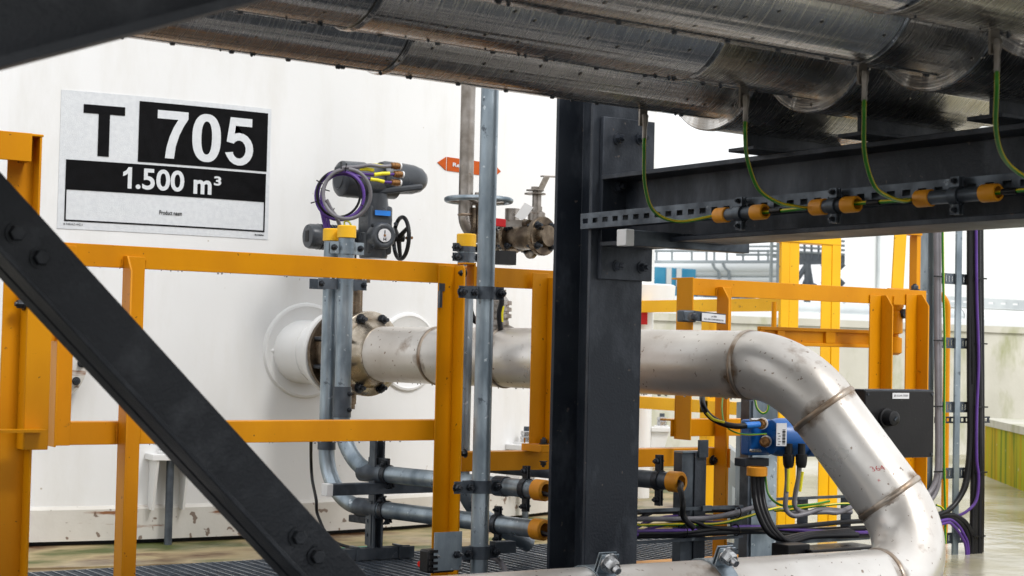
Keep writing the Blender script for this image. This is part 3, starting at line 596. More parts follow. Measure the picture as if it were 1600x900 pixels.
# ---------------------------------------------------------------- standpipe and clamps
sp = W(762,300,5.28); SPX, SPY = sp.x, sp.y
pp = thing('standpipe', 'tall galvanised standpipe clamped to the yellow guardrail post', 'pipe', (SPX,SPY,-.02))
g = G(); g.cyl(V((SPX,SPY,-.02)), V((SPX,SPY,2.5)), .0285, 28); part('tube', g, 'galv', pp)
for yy in (458,760,862):
    z = PL(762,yy,1,SPY).z; c = V((SPX,SPY,z)); k = clamp(pp, c, UZ, .029, .040, X_, .036, 'galvd', .012)
    g = G(); g.cyl(V((SPX-.085,SPY+.10,z)), V((SPX-.052,SPY-.004,z)), .010, 10) if 0 else g.cb(V((SPX-.075,SPY-.012,z)), V((.06,0,0)), V((0,.006,0)), V((0,0,.038))); part('bracket_strap', g, 'galvd', pp)
    g = G(); g.bolt(V((SPX-.098,SPY-.016,z)), MY, .012, .014, .012); part('bolt', g, 'bolt', pp)
g = G(); z = PL(812,853,1,SPY).z; g.bx(SPX+.05,SPX+.125,SPY-.02,SPY+.02,z-.018,z+.018); part('bracket_end', g, 'galvd', pp)
# ---------------------------------------------------------------- clear of the column: strut rail under the beam with conduits
SX = BX0-.047
st = thing('strut_channel', 'slotted galvanised channel bolted along the cross beam', 'channel', (SX,CY,1.13))
y0 = PL(907,345,0,SX).y; zt0 = PL(907,334,0,SX).z; zb0 = PL(907,358,0,SX).z; zt1 = PL(1500,299,0,SX).z; y1 = CY-3.4
L = V((0,y1-y0,0)); hh = zt0-zb0
g = G(); g.slotted(V((SX,y0,zb0)), L, V((0,0,hh)), V((.0028,0,0)), .026, .015, .050, .012); g.bx(SX+.003,SX+.041,y1,y0,zt0-.0028,zt0); g.bx(SX+.003,SX+.041,y1,y0,zb0,zb0+.0028); g.bx(SX+.038,SX+.041,y1,y0,zb0+.003,zt0-.003)
part('slotted_channel', g, 'galvd', st)
ss = thing('strut_channel', 'short channel with a white end cap under the cross beam', 'channel', V((3.0,CY-.05,1.1)))
p0 = W(984,372,4.72); z1_ = p0.z+.021; q = along(p0, X_, 1164)
g = G(); g.bx(p0.x,q.x,p0.y-.0205,p0.y+.0205,p0.z-.022,p0.z+.022); part('channel', g, 'galvd', ss, .002)
g = G(); g.bx(p0.x-.030,p0.x-.0005,p0.y-.022,p0.y+.022,p0.z-.0235,p0.z+.0235); part('end_cap', g, 'wcap', ss, .002)
# earth conduits along the strut
cxx = SX-.020
segs = [((1120,332),(1196,330)),((1270,323),(1340,322)),((1433,317),(1560,305))]
zc = PL(1300,322,0,cxx).z
lab = ['short sleeve nearest the column on the slotted channel', 'middle short sleeve on the slotted channel', 'long sleeve furthest right on the slotted channel']
SEG = []
for (a, b), lb in zip(segs, lab):
    ya_, yb_ = PL(a[0],a[1],0,cxx).y, PL(b[0],b[1],0,cxx).y; za = zc; SEG.append((ya_,yb_))
    t = thing('earth_sleeve', lb+' with orange end bushings', 'sleeve', V((cxx,(ya_+yb_)/2,za)), 'sleeves carrying earth cables under the beam')
    g = G(); g.lathe(V((cxx,ya_-.03,za)), -Y_, [(0,.0165),(ya_-yb_-.06,.0165)], 22); part('tube', g, 'galvd', t)
    for ye, s in ((ya_,-1),(yb_,1)):
        g = G(); c = V((cxx,ye,za)); d = V((0,s,0)); g.lathe(c, d, [(0,.0135),(0,.0185),(.003,.0205),(.044,.0205),(.046,.018),(.046,.0165),(.006,.0145)], 22, True); part('bushing', g, 'cap', t)
    clamp(t, V((cxx,(ya_+yb_)/2,za)), Y_, .0175, .026, UZ, .026, 'galvd', .006)
# ---------------------------------------------------------------- overhead clad pipes
tgt = W(4950,700,100)-CAM; DP = V((1,0,(tgt.normalized().z/tgt.normalized().x) if 0 else -.012))
RP, RR = .165, .195
ringpx = [1112,1270,1457,1640]
zA = 1.578
names = ['lowest in view, farthest from the camera', 'second from the bottom of the picture rows', 'third from the bottom, with the bright upper streak', 'nearest in view with the screwed seam']
seam = [[605],[560,1075],[735,1347],[921,1403]]+[[]]*7
Ybase = PL(1112,225,0,2.80).y
for i in range(6):
    Yp = Ybase-.407*i; O = V((2.80,Yp,zA))
    vis = i < 4
    lb = ('metal clad overhead pipe, '+names[i]) if vis else ('metal clad overhead pipe just above the view, %s' % (['next to the screwed one','second above it','third above it','fourth above it','fifth above it','sixth above it','outermost of the rack'][i-4]))
    t = thing('clad_pipe', lb, 'pipe', O, 'clad pipes lying on the cross beam')
    # seam positions along the pipe from picture columns of its underside
    low = O+V((0,0,-RP)); cuts = []
    for s in seam[i]: cuts.append((along(low, DP, s).x-O.x))
    if not cuts: cuts = [-.35-.2*(i%3)]
    cuts = sorted(cuts); first = cuts[0]
    while first > -5.5: first -= .98; cuts.insert(0, first)
    cuts.append(.16 if cuts[-1] < .1 else cuts[-1]+.55)
    ring_x = along(O+V((0,0,-RR)), DP, ringpx[i]).x-O.x if vis else .1
    cuts = [c for c in cuts if c < ring_x-.03]+[ring_x+.02]
    for j in range(len(cuts)-1):
        a, b = cuts[j], cuts[j+1]; r0 = RP+(.0016 if j % 2 else 0)
        g = G(); g.lathe(O+DP*a, DP, [(-.016,r0+.0015),(-.012,r0+.0042),(-.004,r0+.0042),(0,r0+.0012),(b-a-.018,r0)], 72); s_ = part('cladding_section', g, 'clad', t)
        if vis and j >= len(cuts)-4:
            # lap seam with screws
            ang = rad(-96 if i < 3 else -150); 
            sd_ = V((0,math.cos(ang),math.sin(ang))); n = sd_; tt = DP.cross(n).normalized()
            ang2 = {0:-92,1:-88,2:-95,3:-152}[i]; n = V((0,math.cos(rad(ang2)),math.sin(rad(ang2)))); tt = DP.normalized().cross(n)
            g = G(); g.box(O+DP*(a+.004)+n*(r0-.002)-tt*.001, DP*(b-a-.026), tt*.0035, n*.0035); part('lap_seam', g, 'galvd', s_)
            x = a+.06
            while x < b-.03:
                g = G(); p = O+DP*x+n*(r0-.001)+tt*.014; g.lathe(p, n, [(0,.0062),(.002,.0062),(.005,.005)], 10); part('screw', g, 'bolt', s_); x += .135
    g = G(); g.lathe(O+DP*ring_x, DP, [(0,RP-.004),(0,RR),(.003,RR+.003),(.02,RR+.003),(.022,RR),(.52,RR),(.52,RP-.004)], 72, True); part('support_jacket', g, 'clad', t)
    R0 = O+DP*(ring_x+.50); R1 = R0+DP*.42; g = G(); g.tube(arc([R0, R1, R1+UZ*1.9], .30, 12), RP, 48); part('unseen_riser', g, 'clad', t)  # unseen riser, added so the sky stays open above the process pipe
    # drops hanging along the underside
    if vis:
        g = G()
        for k in range(26):
            x = random.uniform(-2.6, ring_x-.02); p = O+DP*x+V((0,random.uniform(-.004,.004),-RP-.0015)); r = random.uniform(.0022,.0048); g.lathe(p+V((0,0,.002)), -UZ, [(0,r*.8),(r,r),(r*1.8,r*.6),(r*2.1,.0002)], 8)
        part('water_drops', g, 'bolt', t, kind='stuff')
    # shoe under the jacket
    g = G(); g.bx(BX0-.10,BX0+.28,Yp-.05,Yp+.05,BZ1+.0005,BZ1+.010); g.bx(BX0-.08,BX0+.26,Yp-.004,Yp+.004,BZ1+.0105,zA-RR+.012); part('support_shoe', g, 'dark', t, .001)
    # earth lug
    if vis:
        lx = [1005,1162,1347,1553][i]; P = along(low, DP, lx)
        g = G(); g.bx(P.x-.012,P.x+.012,P.y-.003,P.y+.003,P.z-.045,P.z+.004); g.bolt(V((P.x,P.y-.004,P.z-.022)), MY, .008, .008, .004); part('earth_lug', g, 'smallst', t)
        g = G(); e0 = V((P.x,P.y-.008,P.z-.018)); e1 = V((P.x-.002,P.y-.010,P.z-.080)); g.lathe(e0, e1-e0, [(0,.0085),(.018,.0085),(.03,.006),((e1-e0).length,.006)], 12); part('crimp', g, 'smallst', t)
        # wire
        endpx = [(1120,343),(1240,322),(1412,316),(1640,300)][i]; midy = [None]*4
        ySeg = {0:SEG[0][0], 1:PL(1268,322,0,cxx).y, 2:PL(1431,317,0,cxx).y, 3:PL(1660,300,0,cxx).y}[i]
        E_ = V((cxx,ySeg-.01,zc)); mids = {0:[(1008,290),(1022,330),(1060,346)],1:[(1168,250),(1185,295),(1215,316),(1240,322)],2:[(1351,240),(1366,290),(1390,308),(1412,314)],3:[(1556,200),(1565,240),(1585,265),(1620,285)]}[i]
        pts = [e1+V((0,0,.006)), e1-V((0,0,.03))]
        for k, mm in enumerate(mids): 
            f = (k+1)/(len(mids)+1); xx = e1.x*(1-f)+(cxx-.004)*f; pts.append(PL(mm[0],mm[1],0,xx))
        pts.append(E_+V((-.002,.02,0))); pts.append(E_+V((0,-.03,0)))
        g = G(); g.tube(spline(pts, 8), .0048, 12)
        solo('earth_cable', g, 'gy', 'green and yellow earth cable hanging from '+['the lowest overhead pipe, left of all the sleeves','the second overhead pipe, above the first sleeve','the third overhead pipe, right of the middle sleeve','the nearest overhead pipe at the right edge'][i], 'cable', 'earth cables hanging from the overhead pipes')
# earth bus cable through the sleeves
g = G(); P = [V((cxx+.001, y, zc+.002*math.sin(y*9))) for y in [SEG[0][0]-.0+(-.02) - k*.08 for k in range(28)]]; g.tube(P, .0046, 12); eb = solo('earth_cable', g, 'gy', 'green and yellow earth cable running level through the orange tipped sleeves', 'cable')
for xx in (1212,1365,1577):
    g = G(); c = PL(xx,326,0,cxx); c = V((cxx,c.y,zc)); g.lathe(c, -Y_, [(-.02,.0068),(.0,.0078),(.02,.0068)], 12); part('crimp_sleeve', g, 'black', eb)
# ---------------------------------------------------------------- the big process pipe
PR = .1095
w1 = along(F0, PD, 1164); Bc = along(F0, PD, 1238); Bc.z = Bc.z-.002
w3 = W(1390,778,5.13); d1 = (w3-Bc).normalized(); R2 = .205
Cc = w3+d1*(R2*math.tan(math.acos(max(-1,min(1,d1.dot(-X_))))/2)); lowdir = V((-1,0,.004)).normalized()
big = thing('process_pipe', 'thick stainless pipe from the tank nozzle bending down and back at the lower right', 'pipe', V((Cc.x,Cc.y,0)))
path = arc([F0, Bc, Cc, Cc+lowdir*3.2], .001)
def fil(A, B, C, R, n=20):
    u = (A-B).normalized(); v = (C-B).normalized(); ang = u.angle(v); t = R/math.tan(ang/2); cen = B+(u+v).normalized()*(R/math.sin(ang/2)); s0 = B+u*t-cen; s1 = B+v*t-cen; om = s0.angle(s1)
    return [cen+(s0*math.sin((1-k/n)*om)+s1*math.sin(k/n*om))/math.sin(om) for k in range(n+1)]
e1 = fil(F0, Bc, Cc, .305); e2 = fil(Bc, Cc, Cc+lowdir*3, R2)
s1 = along(F0, PD, 686)
def seg(P, nm, r=PR): g = G(); g.tube(P, r, 56, cap=False); return part(nm, g, 'stain', big)
seg([F0+PD*.10, s1], 'pipe_section'); seg([s1, along(F0,PD,790)], 'tee_section', PR*1.004); seg([along(F0,PD,790), e1[0]], 'pipe_section')
seg(e1, 'elbow'); seg([e1[-1], e2[0]], 'pipe_section'); seg(e2, 'elbow'); seg([e2[-1], Cc+lowdir*3.2], 'pipe_section')
def weld(c, d, hz=.05):
    g = G(); g.tube([c+d.normalized()*x for x in (-.011,-.006,0,.006,.011)], [PR-.001,PR+.0032,PR+.0045,PR+.0032,PR-.001], 56, cap=False); wb = part('weld_bead', g, 'weld', big)
    g = G(); g.tube([c-d.normalized()*.004, c-d.normalized()*hz], PR+.0012, 56, cap=False); g.tube([c+d.normalized()*.004, c+d.normalized()*hz], PR+.0012, 56, cap=False); part('heat_tint', g, 'tint', wb)
weld(s1, PD, .03); weld(along(F0,PD,790), PD, .04); weld(e1[0], PD); weld(e1[-1], d1, .04); weld(e2[0], d1, .05); weld(e2[-1], lowdir, .03)
g = G(); g.lathe(F0, PD, [(-.001,.02),(-.001,.168),(.002,.170),(.026,.170),(.029,.166),(.030,.138),(.055,.128),(.085,PR+.003),(.105,PR+.002)], 56); fl = part('weld_neck_flange', g, 'flange', big, label='bare steel bolted flange on the big pipe')
tt = PD.cross(UZ).normalized(); 
for k in range(8):
    a = math.pi/8+k*math.pi/4; p = F0+(tt*math.cos(a)+UZ*math.sin(a))*.1475
    g = G(); g.bolt(p+PD*.030, PD, .0165, .017, .016); g.cyl(p-PD*.20, p+PD*.028, .009, 10); part('bolt', g, 'bolt', fl)
g = G(); P = F0+PD*.22+V((0,0,0)); 
# white label on the upper side left of the column edge, with pen numbers
pl_ = PD; n0 = (-tt*0.35+UZ).normalized()
def onpipe(cx, cy_, w_, h_, K=8):
    C0 = along(F0, PD, cx); vd = (CAM-C0); vd = (vd-PD*vd.dot(PD)).normalized(); up = PD.cross(vd); up = up if up.z > 0 else -up
    th0 = math.asin(max(-1,min(1,((px(C0)[1]-cy_)*px(C0)[2]/FP)/PR)))
    def f(a, b, off=.0015): 
        q = th0+(b*h_)/PR; return C0+PD*(a*w_)+(vd*math.cos(q)+up*math.sin(q))*(PR+off)
    return f
f = onpipe(1004,532,.09,.045); g = G(); rows = [[g.bm.verts.new(f(a,b)) for a in (-.5,.5 if b > 0 else .36)] for b in (.5,.25,0,-.25,-.5)]
for i in range(4): g.bm.faces.new((rows[i][0],rows[i][1],rows[i+1][1],rows[i+1][0]))
lbp = part('label', g, 'paper', big); text('L1250', (-.42,.22,-.18,.22), lambda a,b,o: f(a,b,.003), 'purple', big, name='lettering')
bt = -UZ*(PR+.001); drops(big, along(F0,PD,1003)+bt, along(F0,PD,1150)+bt, 22); drops(big, along(F0,PD,600)+bt, along(F0,PD,850)+bt, 20)
# pen marks on the slanting leg
vd = (CAM-w3); vd = (vd-d1*vd.dot(d1)).normalized(); sd2 = d1.cross(vd); sd2 = sd2 if sd2.dot(cr) > 0 else -sd2
def onleg(P0, th0):
    def f(a, b, off=.001): q = th0+a/PR; return P0+d1*(-b)+(vd*math.cos(q)+sd2*math.sin(q))*(PR+off)
    return f
text('364', (-.018,.018,-.0,.017), lambda a,b,o: onleg(w3-d1*.085,.22)(a,b-a*.5,.0012), 'red', big, bold=-.012)
text('x', (-.004,.004,-.004,.004), lambda a,b,o: onleg(w3-d1*.062,.05)(a,b,.0012), 'red', big, bold=-.012)
# clamps (pipe cradles) on the lower run
for cx_, nm in ((925,0),(1108,1)):
    c = along(Cc, lowdir, cx_); k = clamp(big, c, lowdir, PR+.001, .055, (UZ*1.0-Y_*.45), .056, 'galv', .0195, both=False, bm='zinc')
for cx_, cy_ in ((868,905),):
    pass
# butterfly valve between the flanges, with neck
bvc = NZ(-.0875)
bv = thing('butterfly_valve', 'butterfly valve clamped between the tank nozzle and the bare flange', 'valve', NZ(-.0875)-UZ*.25)
g = G(); g.lathe(NZ(-.17), PD, [(0,.150),(.004,.163),(.020,.163),(.024,.140),(.14,.140),(.165,.130)], 40); part('body', g, 'bronze', bv)
N0 = NZ(-.085); g = G(); g.cyl(N0+UZ*.12, N0+UZ*.285, .036, 16); g.cb(N0+UZ*.20, tt*.05, PD*.06, UZ*.14); part('neck', g, 'bronze', bv)
g = G(); g.cb(N0+UZ*.292, tt*.10, PD*.09, UZ*.012); g.cb(N0+UZ*.36, tt*.10, PD*.09, UZ*.012)
for s in (-1,1): g.cb(N0+UZ*.326+PD*s*.038, tt*.09, PD*.010, UZ*.056)
part('bracket', g, 'bronze', bv); g = G(); g.cyl(N0+UZ*.28, N0+UZ*.42, .012, 12); part('stem', g, 'zinc', bv)
g = G(); g.cyl(N0-UZ*.12, N0-UZ*.205, .024, 14); g.cyl(N0-UZ*.205, N0-UZ*.225, .020, 10); part('bottom_plug', g, 'bronze', bv)
# ---------------------------------------------------------------- electric actuator
ac = thing('valve_actuator', 'dark grey electric valve actuator with dial and handwheel above the flange', 'actuator', N0+UZ*.40)
ZA = px(N0)[2]-.02
def AW(x, y, dz=0): return W(x, y, ZA+dz)
c0 = AW(527,279,.05); sx = 1
cl = AW(531,279,-.06); g = G(); g.lathe(cl, X_, [(-.006,.045),(0,.066),(.006,.072),(.10,.074),(.105,.070),(.20,.067),(.25,.066)], 36); part('main_housing', g, 'grey', ac, .001)
g = G(); g.lathe(cl-X_*.010, X_, [(0,.040),(.006,.044)], 30); g.cb(cl-X_*.011+V((0,0,.035)), V((.004,0,0)), V((0,.045,0)), V((0,0,.022))); part('end_cover', g, 'grey', ac)
cr_ = AW(600,277,.03); g = G(); g.lathe(cr_, X_, [(-.02,.060),(0,.066),(.07,.064),(.13,.060),(.165,.050),(.185,.034),(.195,.012)], 32); part('round_cover', g, 'grey', ac)
for y_, dz in ((255,-.035),(270,-.055),(287,-.05)): 
    for xx in (632,): pass
g = G(); a = AW(545,303,.0); b = AW(655,292,.03); g.cb((a+b)/2+V((0,0,-.002)), (b-a), V((0,.07,0)), V((0,0,.026))); part('lower_cover', g, 'grey', ac, .008)
g = G(); a = AW(585,330); g.lathe(V((a.x,a.y,AW(585,404).z)), UZ, [(0,.055),(.012,.058),(.10,.056),(.104,.050),(.165,.048),(.168,.058),(.19,.060),(.26,.05)], 28); part('gear_column', g, 'grey', ac)
g = G(); g.bx(a.x-.05,a.x+.06,a.y-.05,a.y+.05,AW(585,398).z,AW(585,322).z); part('gear_case', g, 'grey', ac, .012)
dc = AW(600,368,-.09); dn = V((-.10,-1,.02)).normalized()
g = G(); g.lathe(dc+dn*-.06, dn, [(0,.055),(.055,.054),(.064,.048),(.066,.036),(.058,.028)], 10); part('dial_housing', g, 'grey', ac, .004)
g = G(); g.lathe(dc+dn*.001, dn, [(0,.0268),(.0075,.0268)], 26); dl = part('dial', g, 'paper', ac)
g = G(); g.lathe(dc+dn*.0085, dn, [(0,.0055),(.003,.004)], 12); part('dial_hub', g, 'brass', dl)
uu = dn.cross(UZ).normalized(); 
if uu.dot(cr) < 0: uu = -uu
g = G(); g.box(dc+dn*.0087-uu*.002+UZ*.006, uu*.004, UZ*.014, dn*.001); g.box(dc+dn*.0087-uu*.006-UZ*.021, uu*.003, UZ*.012, dn*.001); g.box(dc+dn*.0087+uu*.003-UZ*.021, uu*.003, UZ*.012, dn*.001); g.box(dc+dn*.0087-uu*.004-UZ*.017, uu*.008, UZ*.003, dn*.001); part('dial_marks', g, 'black', dl)
for q in ((582,352),(582,385),(618,350),(616,388)): p = AW(q[0],q[1],-.13); bolt(ac, p, dn, .006, .007)
g = G(); p = AW(583,330.5,-.062); e = V((.062,0,0)); g.box(V((a.x-.030,a.y-.0625,AW(585,338).z)), V((.070,0,0)), V((0,0,.020)), V((0,.004,0))); part('blue_label', g, 'bsleeve', ac)
mc = AW(484,369,-.05); g = G(); g.lathe(mc, X_, [(-.012,.020),(-.010,.046),(0,.050),(.03,.050)]+[v for k in range(9) for v in ((.032+k*.013,.052),(.037+k*.013,.052),(.038+k*.013,.044),(.044+k*.013,.044))]+[(.16,.044),(.24,.036)], 30); part('motor', g, 'grey', ac)
g = G(); g.cb(mc-X_*.012, V((.004,0,0)), V((0,.03,0)), V((0,0,.045))); part('motor_cover', g, 'black', ac, .002)
hc = AW(627,372,-.02); hn = V((1,-.15,0)).normalized(); g = G(); g.tube(loopc(hc, hn, .084, 40), .0085, 12, loop=True); hw_ = part('handwheel', g, 'black', ac)
g = G(); ha = hn.cross(UZ).normalized()
for k in range(3):
    an = 2*math.pi*k/3+.5; dd_ = ha*math.cos(an)+UZ*math.sin(an); g.tube([hc-hn*.012, hc+dd_*.045-hn*.006, hc+dd_*.082], [.011,.009,.007], 8)
g.cyl(hc-hn*.09, hc+hn*.01, .016, 14); part('spokes', g, 'black', hw_)
g = G(); g.cyl(hc+hn*.01+V((0,-.02,0)), hc+hn*.02+V((0,-.05,0)), .006, 10); part('handle_knob', g, 'brass', hw_)
# cable glands, sleeves and coils
CBL = []
for (gx_, gy_), cm, pts_, nm in (((616,259),'gcable',[(598,260),(575,258),(552,262),(530,272),(513,290)],'grey'),((620,272),'purple',[(600,272),(578,273),(556,270),(535,273),(512,288)],'purple'),((616,285),'purple',[(600,284),(585,281),(565,277),(545,274),(522,276)],'purple')):
    p = AW(gx_,gy_,-.11); g = G(); g.lathe(p+X_*.022, -X_, [(0,.012),(.006,.012),(.008,.0145),(.022,.0145),(.024,.0125),(.034,.0125),(.036,.009)], 12); part('cable_gland', g, 'brass', ac)
    g = G(); g.lathe(p+X_*.029, -X_, [(0,.014),(.006,.014)], 14); part('gland_ring', g, 'wcap', ac)
def ringpts(cx, cy, rx, ry, dz, ph=0, k=34, tilt=0):
    return [AW(cx+rx*math.cos(2*math.pi*i/k+ph), cy+ry*math.sin(2*math.pi*i/k+ph), dz+tilt*math.cos(2*math.pi*i/k)) for i in range(k)]
cc = thing('cable_coil', 'coil of grey, purple and black cables tied to the actuator', 'cable', AW(540,345,-.16))
g = G(); P = [AW(*q, dz) for q, dz in (((614,259),-.11),((598,260),-.13),((578,258),-.15),((558,261),-.16),((536,262),-.17))]
P = P+[AW(542+37*math.cos(t), 303+39*math.sin(t), -.17-.004*i) for i, t in enumerate([rad(x) for x in range(-100,-460,-15)])]+[AW(534,266,-.26),AW(515,282,-.24),AW(509,305,-.22),AW(514,325,-.20),AW(523,340,-.18),AW(532,352,-.16)]
g.tube(spline(P[:-6], 3), .0075, 12); part('grey_cable', g, 'gcable', cc)
g = G(); P = [AW(510,312,-.2),AW(518,328,-.19),AW(526,340,-.18),AW(532,356,-.16)]; g.tube(spline(P,6), .0075, 12); part('grey_cable', g, 'gcable', cc)
for i, (cx, cy_, rx, ry, dz, mt, r) in enumerate([(533,304,36,37,-.15,'purple',.0055),(531,306,38,38,-.165,'purple',.0055),(535,307,33,35,-.14,'purple',.0055),(529,303,34,36,-.155,'bcable',.005)]):
    g = G(); g.tube(ringpts(cx, cy_, rx, ry, dz, tilt=.01*(i-1)), r, 10, loop=True); part(('purple' if mt == 'purple' else 'black')+'_cable', g, mt, cc)
for q in (((620,272),(598,273),(572,272),(548,268)), ((616,285),(598,284),(575,279),(548,272))):
    g = G(); g.tube(spline([AW(*v, -.115-.012*i) for i, v in enumerate(q)], 6), .0058, 10); part('purple_cable', g, 'purple', cc)
for q in (((500,320),(507,338),(511,358)), ((504,322),(512,340),(515,358)), ((497,312),(503,335),(508,358))):
    g = G(); g.tube(spline([AW(*v, -.16) for v in q], 6), .0056, 10); part('purple_cable', g, 'purple', cc)
g = G(); P = [AW(541,362,-.19),AW(538,349,-.19),AW(541,345,-.19),AW(547,349,-.19),AW(551,362,-.19),AW(549,378,-.19)]; g.tube(spline(P,6), .0035, 10); part('earth_cable', g, 'gy', cc)
for q in ((575,257),(584,265),(586,271),(601,282)): pass
for a_, b_ in (((576,258),(598,260)), ((585,273),(609,271)), ((579,280),(600,284)), ((562,264),(584,266))):
    g = G(); A1, B1 = AW(*a_, -.15), AW(*b_, -.13); g.tube([A1, (A1+B1)/2+V((0,0,.002)), B1], .0074, 10); part('marker_sleeve', g, 'sleeve', cc)
for q in ((533,262),(540,264),(510,297),(494,315),(568,322),(520,330),(502,286)):
    c = AW(*q, -.165); g = G(); dd_ = (c-AW(533,304,-.165)).normalized(); g.tube(loopc(c, dd_.cross(ray(*q)).normalized(), .013, 14), .0022, 6, loop=True); g.cyl(c+dd_*.010, c+dd_*.022, .0028, 6); part('cable_tie', g, 'black', cc)
# ---------------------------------------------------------------- conduits
CR = .030
def bush(p, c, d, r=CR, mat='cap', L=.045):
    g = G(); g.lathe(c, d, [(0,r*.74),(0,r+.002),(.003,r+.005),(L,r+.005),(L+.002,r+.002),(L+.002,r*.9),(.005,r*.80)], 24, True); return part('end_bushing', g, mat, p)
Eu = W(836,765,5.45); El = W(834,826,5.45)
cu_x = along(Eu, PD, 532); cl_x = along(El, PD, 508)
tu = PL(534,357,1,cu_x.y).z; tl = PL(511,362,1,cl_x.y).z
c1 = thing('cable_conduit', 'galvanised conduit whose lower run ends nearest the grating, left one of the upright pair', 'conduit', V((cl_x.x,cl_x.y,0)), 'galvanised conduits bending up towards the actuator')
g = G(); g.tube(arc([V((cl_x.x,cl_x.y,tl)), cl_x, El+PD*.02], .20, 14), CR, 26, cap=False); part('tube', g, 'galv', c1); bush(c1, V((cl_x.x,cl_x.y,tl+.012)), -UZ, mat='capy'); bush(c1, El+PD*.05, -PD)
c2 = thing('cable_conduit', 'galvanised conduit with the upper horizontal run, right one of the upright pair', 'conduit', V((cu_x.x,cu_x.y,0)), 'galvanised conduits bending up towards the actuator')
g = G(); g.tube(arc([V((cu_x.x,cu_x.y,tu)), cu_x, Eu+PD*.02], .20, 14), CR, 26, cap=False); part('tube', g, 'galv', c2); bush(c2, V((cu_x.x,cu_x.y,tu+.012)), -UZ, mat='capy'); bush(c2, Eu+PD*.05, -PD)
def coup(p, a, b): g = G(); d = b-a; g.lathe(a, d, [(0,CR+.001),(0,CR+.004),(d.length,CR+.004),(d.length,CR+.001)], 26, True); return part('coupling', g, 'galvd', p)
z = lambda y, P: PL(530, y, 1, P.y).z
k = coup(c2, V((cu_x.x,cu_x.y,z(652,cu_x))), V((cu_x.x,cu_x.y,z(604,cu_x))))
for yy in (615,640): g = G(); g.bolt(V((cu_x.x+.012,cu_x.y-.034,z(yy,cu_x))), MY, .007, .008, .005); part('bolt', g, 'bolt', k)
coup(c1, V((cl_x.x,cl_x.y,z(702,cl_x))), V((cl_x.x,cl_x.y,z(676,cl_x))))
k1 = along(El, PD, 585); k2 = along(Eu, PD, 597); kk = coup(c1, along(El,PD,560), along(El,PD,596)); kk2 = coup(c2, along(Eu,PD,566), along(Eu,PD,602))
g = G(); g.cb(along(El,PD,562)-UZ*.045, PD*.10, tt*.02, UZ*.026); part('clamp_block', g, 'bolt', c1, .003)
g = G(); g.cb(along(Eu,PD,592)+UZ*.044, PD*.10, tt*.02, UZ*.026); part('clamp_block', g, 'bolt', c2, .003)
clamp(c1, along(El,PD,602), PD, CR, .020, tt*.4+UZ, .022, 'bolt', .007); clamp(c2, along(Eu,PD,606), PD, CR, .020, tt*.4+UZ, .022, 'bolt', .007)
clamp(c1, along(El,PD,778), PD, CR, .022, UZ, .03, 'bolt', .007); clamp(c2, along(Eu,PD,822), PD, CR, .022, UZ, .045, 'bolt', .009)
coup(c2, along(Eu,PD,776), along(Eu,PD,792))
cc2 = clamp(c2, V((cu_x.x,cu_x.y,z(387,cu_x))), UZ, CR, .045, X_, .04, 'galv', .009)
# double strap
zz = z(444,cu_x); g = G(); mid = (V((cu_x.x,cu_x.y,zz))+V((cl_x.x,cl_x.y,zz)))/2; e = V((cu_x.x-cl_x.x,cu_x.y-cl_x.y,0)); 
for s in (-1,1): g.cb(mid+V((0,s*.036,0)), V((.20,0,0)), V((0,.004,0)), V((0,0,.038)))
st2 = part('double_strap', g, 'galvd', c1)
for s in (-.088,-.004,.088): g = G(); g.bolt(mid+V((s,-.038,0)), MY, .0085, .010, .006); part('bolt', g, 'bolt', st2)
# third upright conduit behind the guardrail post
p3 = W(727,450,5.95); c3 = thing('cable_conduit', 'galvanised conduit rising behind the guardrail post to a yellow bushing under the stainless elbow', 'conduit', V((p3.x,p3.y,0)))
z3 = PL(727,372,1,p3.y).z; zb = PL(727,720,1,p3.y).z
g = G(); g.tube(arc([V((p3.x,p3.y,z3)), V((p3.x,p3.y,zb-.15)), V((p3.x,p3.y,zb-.15))+PD*.0+X_*.3-UZ*.16], .22, 12), CR, 24); part('tube', g, 'galv', c3); bush(c3, V((p3.x,p3.y,z3+.015)), -UZ, mat='capy')
for yy in (387,402):
    clamp(c3, V((p3.x,p3.y,PL(727,yy,1,p3.y).z)), UZ, CR, .030, X_, .022, 'galvd', .010)
# cables out of the conduit mouths
for lb, E_, mats in (('purple cables leaving the lowest conduit mouth beside the column', El, ('purple','purple','bcable')), ('grey and green-yellow cables leaving the upper conduit mouth beside the column', Eu, ('gy','gcable','bcable'))):
    t = thing('cable_bundle', lb, 'cable', E_)
    for i, mt in enumerate(mats):
        o = tt*(-.010+.012*i)-UZ*(.012-.004*i); g = G(); g.tube(spline([E_+o-PD*.25, E_+o, E_+PD*.10+o-UZ*.012, E_+PD*.26+o-UZ*.05, V((3.55,4.47,.22+.02*i))+o, V((3.9,4.47,.21+.02*i))], 6), .0065 if mt != 'gy' else .0045, 10); part('cable', g, mt, t)
